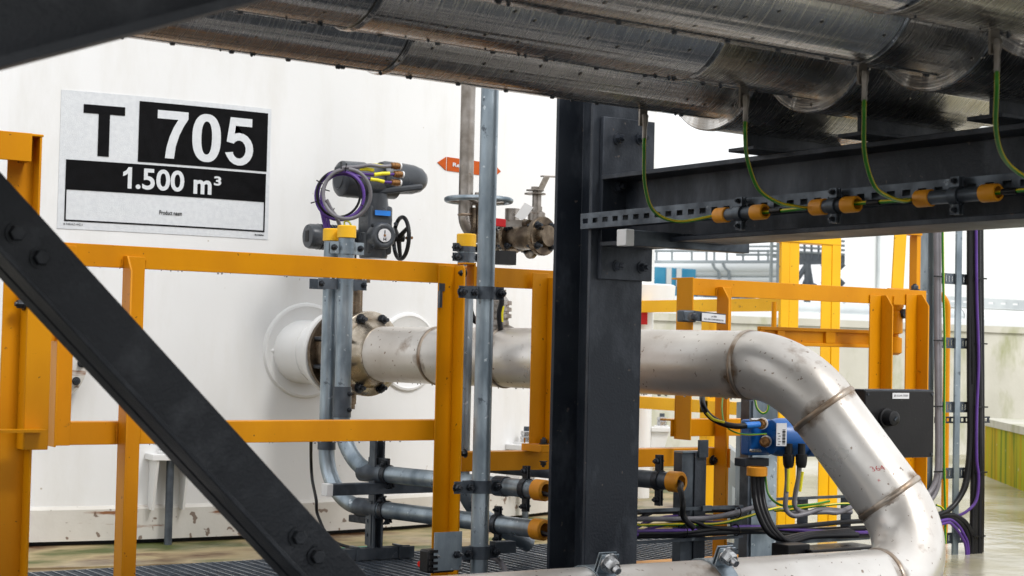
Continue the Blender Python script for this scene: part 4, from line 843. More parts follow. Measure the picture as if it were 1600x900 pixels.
# stand carrying the conduits
sz = along(El, PD, 597); sb = V((sz.x-.01, sz.y+.05, .034))
sd_ = thing('pipe_stand', 'small strut stand on the grating holding two conduits', 'stand', sb)
g = G(); cchan(g, sb+V((-.02,0,.04)), V((0,0,.40)), V((.041,0,0)), V((0,-.041,0))); g.slotted(sb+V((-.024,-.03,.05)), V((0,0,.16)), V((0,.041,0)), V((.0025,0,0)), .012, .012, .05, .03); part('upright', g, 'galvd', sd_)
g = G(); cchan(g, sb+V((-.15,-.03,0)), V((.31,0,0)), V((0,.041,0)), V((0,0,.041))); part('foot', g, 'galvd', sd_)
g = G(); g.bx(sb.x-.178,sb.x-.1505,sb.y-.031,sb.y+.012,sb.z-.001,sb.z+.043); part('end_cap', g, 'wcap', sd_, .002)
for s in (-.075,.10): g = G(); g.bx(sb.x+s-.006,sb.x+s+.006,sb.y-.036,sb.y-.0305,sb.z-.002,sb.z+.048); g.bx(sb.x+s-.006,sb.x+s+.006,sb.y-.0303,sb.y+.02,sb.z+.0425,sb.z+.048); part('hold_down', g, 'galvd', sd_)
zt = along(Eu,PD,600).z-CR-.043; ay = along(Eu,PD,592).y
g = G(); g.bx(sb.x-.19,sb.x+.27,ay-.02,ay+.02,zt,zt+.041); part('cross_arm', g, 'galvd', sd_, .002)
g = G(); g.bx(sb.x-.215,sb.x-.1905,ay-.022,ay+.022,zt-.001,zt+.042); part('end_cap', g, 'wcap', sd_, .002)
# dark loose cable on the tank wall
g = G(); P = [W(486,688,6.2), W(486,720,6.3), W(488,750,6.3), W(494,780,6.2), W(497,806,6.2), W(520,845,6.1), W(575,862,6.0)]; g.tube(spline(P,6), .006, 8); solo('loose_cable', g, 'bcable', 'thin dark cable hanging left of the conduit bend in front of the tank', 'cable')
g = G(); P = PL(540,858,2,.04); g.cb(P+V((.06,.02,0)), V((.2,0,0)), V((0,.03,0)), V((0,0,.006))); o = solo('floor_tag', g, 'farblue', 'small green strip lying on the grating left of the pipe stand', 'tag'); M['green'] = pm('green_tag', (.0,.25,.13)); o.data.materials[0] = M['green']
# ---------------------------------------------------------------- switch on a plate by the standpipe
ypl = SPY-.02; sw = thing('switch_plate', 'grey mounting plate with a black switch and red button at the foot of the standpipe', 'switch', PL(690,893,1,ypl))
a0_, a1_ = PL(677,893,1,ypl), PL(722,830,1,ypl)
g = G(); g.bx(a0_.x,a1_.x,ypl-.002,ypl+.001,a0_.z,a1_.z); part('plate', g, 'galv', sw, .0008)
for q in ((684,869),(720,866),(720,889)): p = PL(*q,1,ypl-.002); bolt(sw, p, MY, .004, .006, 'zinc', .008)
g = G(); b0, b1 = PL(662,895,1,ypl+.03), PL(683,858,1,ypl+.03); g.bx(b0.x,b1.x+.05,ypl+.004,ypl+.06,b0.z,b1.z); part('switch_body', g, 'black', sw, .006)
p = W(657,881,5.2); g = G(); g.lathe(p+V((.03,0,0)), -X_-Y_*.3, [(0,.018),(.028,.018),(.03,.013)], 18); part('button_collar', g, 'black', sw); g = G(); g.lathe(p+V((.002,-.0,0)), -X_-Y_*.3, [(0,.010),(.008,.009)], 14); part('button', g, 'redlit', sw)
for k in range(4): g = G(); g.bx(b0.x+.002,b0.x+.03,ypl-.004,ypl+.0035,b0.z+.01+k*.018,b0.z+.019+k*.018); part('switch_rib', g, 'black', sw)
g = G(); g.tube(spline([W(722,872,5.25),W(738,874,5.3),W(752,870,5.34),W(772,872,5.3),W(786,884,5.25),W(790,905,5.2)],6), .009, 10); solo('switch_cable', g, 'gcable', 'grey cable looping from the switch past the foot of the standpipe', 'cable')
# ---------------------------------------------------------------- stainless riser with valves
rp = W(728,300,6.5); zb = PL(730,378,1,rp.y).z; rs = thing('riser_pipe', 'thin stainless riser with an elbow, left of the galvanised standpipe', 'pipe', V((rp.x,rp.y,zb)))
VX = V((.985,-.17,0)).normalized()
B0 = V((rp.x,rp.y,zb+.02)); g = G(); el = fil(B0+UZ, B0, B0+VX, .085, 12); g.tube([V((rp.x,rp.y,2.6)), el[0]], .0285, 24, cap=False); part('tube', g, 'smallst', rs)
g = G(); g.tube(el+[B0+VX*.12], .0285, 24); part('elbow', g, 'smallst', rs); g = G(); g.tube([el[0]+UZ*x for x in (-.006,0,.006)], [.028,.032,.028], 24, cap=False); part('weld_bead', g, 'weld', rs)
def FL(p, c, d, r, th=.018, mat='bronze', nb=4, bo=.0):
    g = G(); g.lathe(c-d*th/2, d, [(0,r-.003),(.003,r),(th-.003,r),(th,r-.003)], 30); f_ = part('flange', g, mat, p); a_ = d.cross(UZ).normalized()
    for k in range(nb):
        an = math.pi/nb+2*math.pi*k/nb; q = c+(a_*math.cos(an)+UZ*math.sin(an))*r*.74
        g = G(); g.bolt(q-d*th/2, -d, .011, .013, .012); g.bolt(q+d*th/2, d, .011, .013, .010); part('bolt', g, 'bolt', f_)
    return f_
VL = B0+VX*.0
gv = thing('gate_valve', 'gate valve with a flat round handwheel behind the standpipe', 'valve', VL+VX*.20)
FL(gv, VL+VX*.125, VX, .062, mat='smallst'); FL(gv, VL+VX*.285, VX, .075)
g = G(); g.lathe(VL+VX*.13, VX, [(0,.04),(.04,.05),(.10,.05),(.15,.04)], 22); g.cyl(VL+VX*.20, VL+VX*.20+UZ*.12, .030, 16); part('body', g, 'smallst', gv)
hwz = PL(748,313,1,(VL+VX*.2).y).z; hcn = V(((VL+VX*.2).x,(VL+VX*.2).y,hwz)); hcn = along(hcn, X_, 748)
g = G(); g.tube(loopc(hcn, UZ, .125, 40), .011, 10, loop=True); hh_ = part('handwheel', g, 'galv', gv)
g = G()
for k in range(5): an = k*2*math.pi/5; g.tube([hcn-UZ*.012, hcn+V((math.cos(an),math.sin(an),0))*.125], .008, 8)
g.cyl(hcn-UZ*.02, hcn+UZ*.03, .016, 12); part('spokes', g, 'smallst', hh_)
g = G(); g.cyl(hcn-UZ*.14, hcn, .013, 12); g.bx(hcn.x-.03,hcn.x-.018,hcn.y-.012,hcn.y+.012,hcn.z-.13,hcn.z-.03); g.bx(hcn.x+.018,hcn.x+.03,hcn.y-.012,hcn.y+.012,hcn.z-.13,hcn.z-.03); part('yoke', g, 'bronze', gv)
ZV = 6.45
blv = thing('ball_valve', 'flanged ball valve with a raised steel lever and red grip, left of the dark column', 'valve', W(815,400,ZV))
c5 = W(799,371,ZV); vv = PD; c6 = along(c5, vv, 847)
FL(blv, c5, vv, .066); FL(blv, c6, vv, .075, .022)
g = G(); g.lathe(c5-vv*.10, vv, [(0,.030),(.06,.032),(.09,.045),(.12,.045),(.17,.050),(.24,.050),(.30,.04)], 24); part('body', g, 'bronze', blv)
s0 = W(838,345,ZV); g = G(); g.cyl(s0-UZ*.03, s0+UZ*.055, .022, 16); g.cyl(s0+UZ*.05, s0+UZ*.115, .018, 16); g.lathe(s0+UZ*.03, UZ, [(-.03,.034),(0,.034),(.008,.022)], 14); part('bonnet', g, 'smallst', blv)
t0 = W(836,300,ZV); g = G(); g.lathe(t0-UZ*.010, UZ, [(0,.042),(.005,.042)], 16); g.lathe(t0+UZ*.004, UZ, [(0,.036),(.004,.036)], 10); g.lathe(t0+UZ*.008, UZ, [(0,.016),(.012,.016)], 8); part('stem_plate', g, 'smallst', blv)
g = G()
a, b, c, d_ = W(842,300,ZV), W(850,275,ZV), W(856,270,ZV), W(905,262,ZV-.1)
wv_ = V((.026,0,0)); g.box(a-wv_*.5, b-a+V((.012,0,0)), wv_, V((0,-.007,0))); g.box(b+V((0,0,-.003))-wv_*.1, V((.16,0,.006)), V((0,.022,0)), V((0,0,.006))); part('lever', g, 'smallst', blv, .001)
g = G(); l0, l1, l2 = W(818,349,ZV-.08), W(790,349,ZV-.08), W(770,347,ZV-.08); g.box(l0-UZ*.013, l1-l0, UZ*.026, Y_*.004); part('drain_lever', g, 'smallst', blv)
g = G(); g.box(l1-UZ*.0145+V((0,-.003,0)), l2-l1, UZ*.031, Y_*.010); part('red_grip', g, 'red', blv, .002)
g = G(); p = W(819,331,ZV-.07); u_ = (W(827,320,ZV-.07)-p).normalized(); v_ = (W(808,325,ZV-.07)-p).normalized(); g.cb(p, u_*.065, v_*.038, cf*.002); part('tag_plate', g, 'wcap', blv)
g = G(); p = W(831,374,ZV-.1); g.cb(p, X_*.018, UZ*.078, Y_*.004); part('hanging_tag', g, 'wood', blv)
g = G(); g.tube([W(817,349,ZV-.07),W(840,352,ZV-.07),W(862,352,ZV-.08)], .018, 14); g.lathe(W(820,350,ZV-.07), MY, [(-.02,.016),(.03,.016)], 12); part('drain_branch', g, 'bronze', blv)
g = G(); g.cb(W(788,403,6.25), X_*.075, Y_*.05, UZ*.052); solo('black_block', g, 'black', 'small black box on the guardrail below the ball valve', 'box')
# small instrument tapping above the big pipe
tp0 = along(F0,PD,781); tp_ = thing('instrument_tapping', 'small stainless stub with a black cable on the big pipe, right of the standpipe', 'fitting', tp0+UZ*PR)
g = G(); g.lathe(tp0+UZ*(PR-.01), UZ, [(0,.05),(.012,.05),(.02,.032),(.035,.03),(.04,.028)]+[v for k in range(3) for v in ((.045+k*.024,.030),(.046+k*.024,.040),(.060+k*.024,.040),(.062+k*.024,.030))]+[(.125,.018),(.15,.018)], 22); part('stub', g, 'smallst', tp_)
g = G(); q = lambda x,y: W(x,y,px(tp0)[2]-.06); g.tube(spline([q(780,452),q(784,470),q(780,490),q(782,515)],5), .010, 10); part('cable', g, 'bcable', tp_); g = G(); g.tube([q(786,478),q(784,490),q(784,503)], .006, 8); part('marker_sleeve', g, 'sleeve', tp_)
g = G(); g.tube(spline([q(733,468),q(736,490),q(744,502),q(760,503)],5), .012, 10); part('hose', g, 'bcable', tp_)
# ---------------------------------------------------------------- posts, ladder and instruments right of the column
YT = 4.47
def strutpost(name, label, x0, x1, ytop, y, mat, cat='post', slot=True):
    A = PL(x0,ytop,1,y); B = PL(x1,ytop,1,y); t = thing(name, label, cat, V((A.x,y,0)))
    g = G(); cchan(g, V((A.x,y,.03)), V((0,0,A.z-.03)), V((B.x-A.x-.0,0,0)), V((0,.045,0))); part('channel', g, mat, t); return t, A, B
p1, A1, B1 = strutpost('strut_post', 'dark strut post with a white topped edge right of the column', 1066, 1084, 708, YT, 'galvd')
g = G(); cchan(g, V((B1.x+.002,YT-.006,.03)), V((0,0,A1.z-.03)), V((.050,0,0)), V((0,.05,0))); part('channel', g, 'dark', p1)
g = G(); g.bx(B1.x+.012,B1.x+.052,YT-.016,YT-.0065,.44,.50) ; part('joint_clip', g, 'galvd', p1)
g = G(); g.bx(A1.x,B1.x+.052,YT-.005,YT+.045,A1.z+.0005,A1.z+.006); part('top_cap', g, 'galv', p1)
p2, A2, B2 = strutpost('strut_post', 'grey strut post carrying the blue transmitter', 1171, 1214, 622, YT+.02, 'galvd')
g = G(); g.bx(A2.x+.012,B2.x-.002,YT+.012,YT+.0195,.06,A2.z-.01); part('cover_strip', g, 'galv', p2)
# cable ladder between
zr = lambda y, x=1080: PL(x,y,1,YT-.035).z
lad = thing('cable_ladder', 'low horizontal cable ladder running right from the column', 'cable ladder', V((3.6,YT-.035,.15)))
xa, xb = RXp(870,800,YT-.035), PL(1160,800,1,YT-.035).x; zt, zb = zr(794.5), zr(842.5)
for z_ in (zt, zb): g = G(); g.bx(xa,xb,YT-.04,YT-.030,z_-.006,z_+.005); part('side_rail', g, 'galvd', lad)
for xx in (1068,1149): X = PL(xx,800,1,YT-.035).x; g = G(); g.slotted(V((X-.014,YT-.028,zb+.006)), V((0,0,zt-zb-.013)), V((.050,0,0)), V((0,.004,0)), .012, .010, .034, .012); part('rung', g, 'dark', lad)
g = G(); g.bx(PL(1098,790,1,YT-.05).x,PL(1112,790,1,YT-.05).x,YT-.052,YT-.041,zt-.009,zt+.009); part('splice_clip', g, 'galvd', lad)
lb2 = PL(1360,800,1,YT+.05).x
g = G(); g.bx(PL(1212,780,1,YT+.05).x,lb2,YT+.05,YT+.06,PL(1290,777,1,YT+.05).z-.005,PL(1290,777,1,YT+.05).z+.005); g.bx(PL(1212,780,1,YT+.05).x,lb2,YT+.05,YT+.06,PL(1290,842,1,YT+.05).z-.012,PL(1290,842,1,YT+.05).z+.012); part('side_rail', g, 'galvd', lad)
for xx in (1250,1318): X = PL(xx,800,1,YT+.05).x; g = G(); g.bx(X,X+.05,YT+.061,YT+.066,PL(1290,840,1,YT+.05).z,PL(1290,779,1,YT+.05).z); part('rung', g, 'dark', lad)
def run(name, lb, mats, pts, rr=.008, grp=None):
    t = thing(name, lb, 'cable', pts[0][0]); 
    for (mt, r), P in zip(mats, pts): g = G(); g.tube(spline(P, 7), r, 10); part('cable', g, mt, t)
    return t
q = lambda x, y, dy=-.05: PL(x, y, 1, YT+dy)
run('cable_run', 'black, purple and green-yellow cables tied along the low ladder right of the column', [('gcable',.009),('gy',.005),('purple',.007),('bcable',.009),('bcable',.008),('bcable',.010)],
 [[q(960,812),q(1000,811),q(1060,811),q(1110,809),q(1150,801),q(1185,792),q(1215,795,0),q(1250,800,.03)],
  [q(960,822),q(1000,820.5),q(1060,819),q(1120,818),q(1165,808),q(1200,797),q(1230,792,.02),q(1290,790,.02)],
  [q(960,832),q(1000,830),q(1060,829),q(1120,829),q(1165,823),q(1250,828,.02),q(1330,832,.03),q(1420,830,.05)],
  [q(960,836),q(1000,834),q(1060,833),q(1120,827),q(1165,826),q(1250,822,.02),q(1330,815,.03),q(1430,812,.05)],
  [q(1040,812),q(1080,814),q(1110,824),q(1160,827),q(1250,836,.03),q(1330,838,.04),q(1430,832,.06)],
  [q(960,838,-.045),q(1060,836,-.045),q(1150,831,-.045),q(1250,829,.04),q(1330,826,.04),q(1430,820,.06)]])
g = G()
for xx, yy in ((1068,811),(1069,831),(1152,800),(1150,828)): c = q(xx,yy,-.05); g.tube(loopc(c, X_, .020, 12), .0022, 6, loop=True)
solo('cable_ties', g, 'black', 'black cable ties holding the cables to the low ladder', 'cable tie')
# conduit with open mouth on the board right of the column
Ec = W(1048,752,5.55); t = thing('cable_conduit', 'conduit stub with orange mouth hanging under the yellow board right of the column', 'conduit', Ec)
g = G(); g.tube([Ec-PD*1.0, Ec+PD*.0], CR, 24, cap=False); part('tube', g, 'galvd', t); bush(t, Ec+PD*.045, -PD)
clamp(t, Ec-PD*.05, PD, CR, .024, UZ, .055, 'bolt', .010)
g = G(); g.tube(spline([Ec-PD*.2, Ec+PD*.02+tt*.0, W(1063,766,5.45), W(1067,785,5.42), W(1068,808,5.42), W(1085,826,5.42)],6), .010, 10); part('cable', g, 'bcable', t)
# blue transmitter
zt_ = 5.62; tx = thing('blue_transmitter', 'blue instrument housing with brown glands on the grey strut post', 'transmitter', W(1200,715,zt_))
f0, f1 = W(1170,712,zt_), W(1210,656,zt_)
g = G(); a = W(1171,712,zt_); b = W(1171,656,zt_); g.box(a, X_*.105, UZ*(b.z-a.z), Y_*.05); part('terminal_box', g, 'blue', tx, .008)
c = W(1205,683,zt_-.01); g = G(); g.lathe(c, X_*.9-Y_*.25, [(0,.058),(.02,.064),(.10,.066),(.12,.060),(.125,.066),(.17,.066),(.18,.05)], 32); part('round_housing', g, 'blue', tx, .001)
for xx, yy in ((1190,662),(1196,690)):
    p = W(xx,yy,zt_-.03); dd = V((-.75,-.66,0)).normalized(); g = G(); g.lathe(p+dd*-.02, dd, [(0,.020),(.012,.020)], 18); part('gland_washer', g, 'wcap', tx); g = G(); g.lathe(p+dd*-.008, dd, [(0,.016),(.012,.016),(.014,.0185),(.030,.0185),(.032,.014),(.032,.008),(.02,.008)], 8, False); part('cable_gland', g, 'brass', tx)
for xx, yy in ((1178,656),(1178,704)): p = W(xx,yy,zt_-.02); g = G(); g.lathe(p, -X_, [(-.03,.006),(.015,.006),(.016,.004)], 10); part('screw', g, 'zinc', tx)
g = G(); p = W(1221,679,zt_-.08); u_ = V((.9,-.25,0)).normalized(); n_ = V((-.28,-.96,0)); g.box(p-u_*.019-UZ*.038, u_*.038, UZ*.076, n_*.001); lb_ = part('label', g, 'paper', tx)
g = G()
for k in range(14): h_ = .0012+.0011*((k*7)%3); g.box(p-n_*-.0015+u_*.003-UZ*(.032-.0036*k), u_*.011, UZ*h_, n_*.0006)
for k in range(5): g.box(p-n_*-.0015-u_*(.014-.003*(k%2))-UZ*(.033-.009*k), u_*.008, UZ*.0018, n_*.0006)
part('label_print', g, 'black', lb_)
g = G(); A_ = W(1164,724,zt_); g.box(A_-UZ*.012, X_*.11, UZ*.028, Y_*.055); cb_ = part('mounting_clamp', g, 'dark', tx, .003)
g = G(); c = W(1183,729,zt_-.02); bush(tx, c, -UZ, .030, 'cap', .030)
run('cable_bundle', 'thick black cables dropping from the orange bushing below the blue transmitter', [('bcable',.011),('bcable',.011),('bcable',.010)],
 [[W(x0,735,zt_-.02),W(x0+1,770,zt_-.03),W(x0+7,800,zt_-.06),W(x0+22,830,zt_-.08),W(x0+45,842+k*2,zt_-.07),W(x0+80,836+k,zt_),W(x0+150,830+k*3,zt_+.1)] for k, x0 in enumerate((1178,1184,1190))])
run('cable_bundle', 'two black cables in yellow sleeves below the blue housing', [('gcable',.0085),('gcable',.0085)],
 [[W(1229,718,5.55),W(1230,750,5.55),W(1228,775,5.53),W(1228,795,5.53),W(1240,806,5.53),W(1262,802,5.55),W(1285,796,5.58),W(1330,800,5.65)],
  [W(1249,718,5.55),W(1248,745,5.55),W(1243,770,5.55),W(1242,790,5.55),W(1255,800,5.56),W(1290,800,5.58),W(1312,800,5.6),W(1345,785,5.7)]])
t = thing('gland_pair', 'pair of black cable glands under the blue housing with yellow cable markers', 'cable gland', W(1240,725,5.55))
for xx in (1232,1252): g = G(); c = W(xx,726,5.55); g.lathe(c, UZ, [(-.01,.014),(0,.018),(.020,.020),(.034,.020),(.036,.013),(.07,.013)], 10); part('gland', g, 'black', t)
for a, b in (((1232,733),(1231,768)), ((1254,737),(1250,768))): g = G(); g.tube([W(*a,5.525), W(*b,5.525)], .005, 8); part('marker_sleeve', g, 'sleeve', t)
g = G(); g.tube(spline([W(1097,618,5.62),W(1099,635,5.56),W(1110,651,5.54),W(1130,662,5.54),W(1150,666,5.54),W(1166,665,5.55)],6), .010, 12); bc = solo('instrument_cable', g, 'bcable', 'black cable with blue end curving from under the big pipe into the blue transmitter', 'cable')
g = G(); g.tube([W(1164,665,5.55),W(1178,664,5.56),W(1186,663,5.57)], .0108, 12); part('blue_sleeve', g, 'bsleeve', bc)
g = G(); g.tube(spline([W(1104,645,5.52),W(1115,655,5.515),W(1132,660,5.515)],6), .0045, 8); part('marker_sleeve', g, 'sleeve', bc)
g = G(); g.tube(spline([W(1129,622,5.6),W(1128,640,5.58),W(1132,662,5.56),W(1145,674,5.55),W(1165,679,5.54),W(1198,678,5.54)],6), .0030, 8); solo('earth_wire', g, 'gy', 'thin green-yellow wire looping to the blue transmitter', 'wire')
g = G(); g.tube(spline([W(1179,622,5.56),W(1183,638,5.55),W(1192,646,5.55),W(1200,640,5.55),W(1200,622,5.56)],6), .0038, 8); solo('earth_wire', g, 'gy', 'short green-yellow wire loop on top of the grey strut post', 'wire')
g = G(); g.tube(spline([W(1196,745,5.6),W(1200,770,5.58),W(1212,785,5.56),W(1232,791,5.55),W(1270,788,5.55),W(1296,783,5.58)],6), .0042, 8); g.tube(spline([W(1210,798,5.6),W(1240,796,5.58),W(1275,791,5.57),W(1318,787,5.6),W(1350,789,5.6)],6), .0042, 8); solo('earth_wire', g, 'gy', 'green-yellow wires running right below the blue housing to the bend of the big pipe', 'wire')
# galvanised upright behind
g = G(); A_ = W(1162,640,6.6); g.cyl(V((A_.x,A_.y,-.03)), V((A_.x,A_.y,W(1162,628,6.6).z)), .014, 10); g.bx(A_.x-.02,A_.x+.02,A_.y-.02,A_.y+.02,-.03,W(1162,628,6.6).z-.001); solo('strut_post', g, 'galv', 'thin galvanised upright seen between the yellow post and the blue transmitter', 'post')
# name plate bracket at the post of the right guardrail
nb = thing('tag_bracket', 'grey clamp with a small white name plate on the right guardrail', 'sign', W(1070,505,5.95))
g = G(); c = W(1073,494,5.93); g.cb(c, X_*.062, UZ*.042, Y_*.04); part('clamp_block', g, 'galvd', nb, .006)
g = G(); g.lathe(W(1083,495,5.86), V((-.3,-1,0)), [(-.02,.014),(.012,.014),(.014,.011)], 14); part('knob', g, 'bolt', nb)
a_ = W(1086,494,5.92); e_ = W(1134,499,5.99); vv_ = (e_-a_); g = G(); g.box(a_-UZ*.017, vv_, UZ*.036, Y_*.003); part('arm', g, 'galvd', nb)
a_ = W(1096,495.5,5.93); vv_ = W(1132.5,499,5.985)-a_; pn_ = (vv_.cross(UZ)).normalized(); pn_ = pn_ if pn_.dot(CAM-a_) > 0 else -pn_
g = G(); g.box(a_-UZ*.0135+pn_*.002, vv_, UZ*.029, pn_*.0015); part('name_plate', g, 'paper', nb)
vn = vv_.normalized(); fn_ = lambda u_, v_, o: a_+vn*(u_*vv_.length)+UZ*v_+pn_*.0045
text('LA-7050', (.38,.62,.003,.009), fn_, 'black', nb, bold=.01); text('SOIL AND CONTAINING 50%', (.08,.92,-.008,-.002), fn_, 'black', nb, bold=.01)
# ---------------------------------------------------------------- black boxes
YJ = W(1400,660,5.9).y
jb = thing('junction_box', 'black enclosure with a round knob behind the bend of the big pipe', 'junction box', PL(1400,718,1,YJ))
a, b = PL(1351,717,1,YJ), PL(1460,611,1,YJ); g = G(); g.bx(a.x,b.x,YJ,YJ+.075,a.z,b.z); part('case', g, 'blackbox', jb, .004)
for xx in (a.x+.012,b.x-.012):
    for zz in (a.z+.012,b.z-.012): k = G(); k.lathe(V((xx,YJ-.0002,zz)), MY, [(0,.006),(.003,.005)], 12); part('screw', k, 'bolt', jb)
g = G(); g.bx(a.x-.002,b.x+.002,YJ+.005,YJ+.085,b.z+.0005,b.z+.004); part('top_strip', g, 'galvd', jb)
p = PL(1383,653,1,YJ); g = G(); g.lathe(p, MY, [(0,.034),(.010,.034),(.012,.028),(.045,.026),(.048,.020)], 26); kb = part('knob', g, 'black', jb); g = G(); g.cb(p+MY*.050, V((.012,0,.012)), V((-.003,0,.003)), V((0,.006,0))); part('pointer', g, 'galvd', kb)
l0, l1 = PL(1394,623,1,YJ), PL(1420,614,1,YJ); g = G(); g.bx(l0.x,l1.x,YJ-.002,YJ-.0003,l0.z,l1.z); part('label', g, 'paper', jb)
text('JB-LUA-7050', (l0.x+.006,l1.x-.006,l0.z+.006,l1.z-.006), lambda u_,v_,o: V((u_,YJ-.003,v_)), 'gcable', jb, bold=.01)
YK = W(1300,862,5.5).y; lj = thing('junction_box', 'low black box with a small white label above the lower pipe run', 'junction box', PL(1300,885,1,YK))
a, b = PL(1268,890,1,YK), PL(1372,853,1,YK); g = G(); g.bx(a.x,b.x,YK,YK+.12,a.z,b.z); part('case', g, 'blackbox', lj, .004); l0, l1 = PL(1345,867,1,YK), PL(1361,858,1,YK); g = G(); g.bx(l0.x,l1.x,YK-.002,YK-.0003,l0.z,l1.z); part('label', g, 'paper', lj)
g = G(); a, b = PL(1231,880,1,YK+.03), PL(1266,850,1,YK+.03); g.bx(a.x,b.x,YK+.03,YK+.11,a.z,b.z); part('side_module', g, 'black', lj, .003)
# ---------------------------------------------------------------- upright cable ladder at the right
YL = 4.9
vl = thing('cable_ladder', 'upright cable ladder at the right with slotted rungs', 'cable ladder', V((PL(1470,700,1,YL).x,YL,-.03)))
lx = lambda x, y=600: PL(x, y, 1, YL).x; ztop = 1.62
g = G(); g.bx(lx(1447),lx(1459),YL,YL+.05,-.03,ztop); part('side_rail', g, 'galv', vl); g = G(); g.bx(lx(1487),lx(1495),YL-.02,YL-.01,-.03,ztop); part('side_rail', g, 'galv', vl)
for y_ in (436,536,636,739,840):
    z_ = PL(1490,y_,1,YL).z; g = G(); g.slotted(V((lx(1462),YL-.008,z_-.023)), V((lx(1516)-lx(1462),0,0)), V((0,0,.046)), V((0,.004,0)), .006, .024, .018, .012); part('rung', g, 'galvd', vl)
z_ = PL(1500,656,1,YL).z; g = G(); g.slotted(V((lx(1462),YL+.002,z_-.014)), V((lx(1548)-lx(1462),0,0)), V((0,0,.028)), V((0,.004,0)), .018, .014, .030, .012); part('cross_channel', g, 'dark', vl)
def vc(x, y, dy=-.025): return PL(x, y, 1, YL+dy)
def ups(lb, mats, pts): 
    t = thing('cable_run', lb, 'cable', vc(*pts[0][-1]))
    for (mt, r), P in zip(mats, pts): g = G(); g.tube(spline([vc(*p) for p in P], 6), r, 10); part('cable', g, mt, t)
ups('thick black cable bundle with one purple cable rising along the upright ladder', [('bcable',.014),('bcable',.014),('bcable',.013),('bcable',.012),('purple',.0065),('bcable',.010)],
 [[(1520,300),(1522,450),(1524,600),(1524,750),(1523,830),(1522,930)], [(1528,300),(1528,450),(1530,600),(1531,750),(1530,850),(1529,930)], [(1516,300),(1516,450),(1519,560),(1521,700),(1520,800),(1517,930)],[(1532,300,0),(1533,450,0),(1534,600,0),(1534,750,0),(1533,850,0),(1531,930,0)],
  [(1525,300,-.05),(1526,450,-.05),(1529,560,-.05),(1526,650,-.05),(1526,715,-.05),(1529,745,-.05),(1526,780,-.05),(1513,797,-.04),(1498,806,-.02)], [(1514,300),(1514,450),(1514,600),(1515,700),(1512,750),(1500,778),(1484,795)]])
ups('cables curving from behind the big pipe bend down the upright ladder', [('bcable',.012),('bcable',.010),('purple',.0065),('purple',.0065),('bcable',.012)],
 [[(1440,815),(1480,805),(1503,812),(1516,830),(1521,860),(1521,940)], [(1440,822),(1480,809),(1497,815),(1510,832),(1514,860),(1514,940)], [(1440,826,-.04),(1478,812,-.04),(1494,818,-.04),(1506,835,-.04),(1513,860,-.04),(1513,940,-.04)], [(1440,832,-.04),(1478,817,-.04),(1490,822,-.04),(1502,838,-.04),(1510,862,-.04),(1509,940,-.04)],
  [(1440,812),(1470,803),(1490,790),(1505,765),(1512,730),(1515,690),(1516,600)]])
ups('green-yellow wire running up the upright ladder left of the middle rail', [('gy',.0055),('gy',.0045)], [[(1472,300),(1474,450),(1476,540),(1475,700),(1477,800),(1477,850)],[(1463,789),(1470,792),(1476,800),(1477,815)]])
ups('pair of dark grey cables along the left rail of the upright ladder', [('gcable',.011),('gcable',.011)], [[(1462,300),(1463,450),(1464,600),(1465,700),(1463,745),(1452,770),(1430,790)], [(1467,300),(1467,450),(1468,600),(1469,710),(1466,755),(1455,780),(1432,798)]])
g = G()
for x_, y_ in ((1466,432),(1532,435),(1466,532),(1533,537),(1466,635),(1534,636),(1466,737),(1533,738),(1530,838)):
    c = vc(x_,y_,-.045); g.cb(c, X_*(.075 if x_ > 1500 else .05), UZ*.006, Y_*.006)
solo('cable_ties', g, 'black', 'black ties across the cables of the upright ladder', 'cable tie')
# ---------------------------------------------------------------- far background
g = G(); A_ = W(1320,486,15.6); yp = A_.y; zp = A_.z
fp = thing('far_pipe', 'pale insulated pipe running along above the concrete wall', 'pipe', V((A_.x,yp,zp)))
g = G(); g.cyl(V((PL(1000,480,1,yp).x,yp,zp)), V((PL(1498,480,1,yp).x,yp,zp)), .068, 20); part('cladding', g, 'farpipe', fp); g = G(); g.cyl(V((PL(1499,480,1,yp).x,yp,zp)), V((PL(1700,480,1,yp).x,yp,zp)), .076, 20); part('cladding', g, 'clad_far', fp)
for xx in range(1060,1660,75): X = PL(xx,480,1,yp).x; g = G(); g.band(V((X,yp,zp)), X_, .069, .074, .03, 18); part('band', g, 'farsteel', fp)
for xx in (1100,1350,1600): X = PL(xx,480,1,yp).x; g = G(); g.bx(X-.04,X+.04,yp-.04,yp+.04,1.0,zp-.05); part('support', g, 'farsteel', fp)
g = G(); c = W(1497,522,15.3); g.lathe(c, V((.3,-.6,-.5)), [(-.05,.05),(0,.09),(.03,.09)], 14); g.tube([c, W(1507,545,15.2), W(1512,565,15.1)], .03, 8); part('branch', g, 'farpipe', fp)
g = G(); g.bx(PL(1005,500,1,yp-.1).x,PL(1700,500,1,yp-.1).x,yp-.1,yp+.3,1.12,1.2); solo('pipe_sleeper', g, 'clad_far', 'white ledge under the far pipe on top of the concrete wall', 'ledge')
yt = yp+1; A_ = PL(1460,472,1,yt); B_ = PL(1700,486,1,yt); g = G(); g.slotted(V((A_.x,yt,A_.z-.03)), V((B_.x-A_.x,0,0)), V((0,0,.10)), V((0,.01,0)), .09, .02, .20, .05); g.bx(A_.x,B_.x,yt,yt+.3,A_.z-.045,A_.z-.032); solo('cable_tray', g, 'farpipe', 'perforated cable tray above the far pipe at the right', 'cable tray')
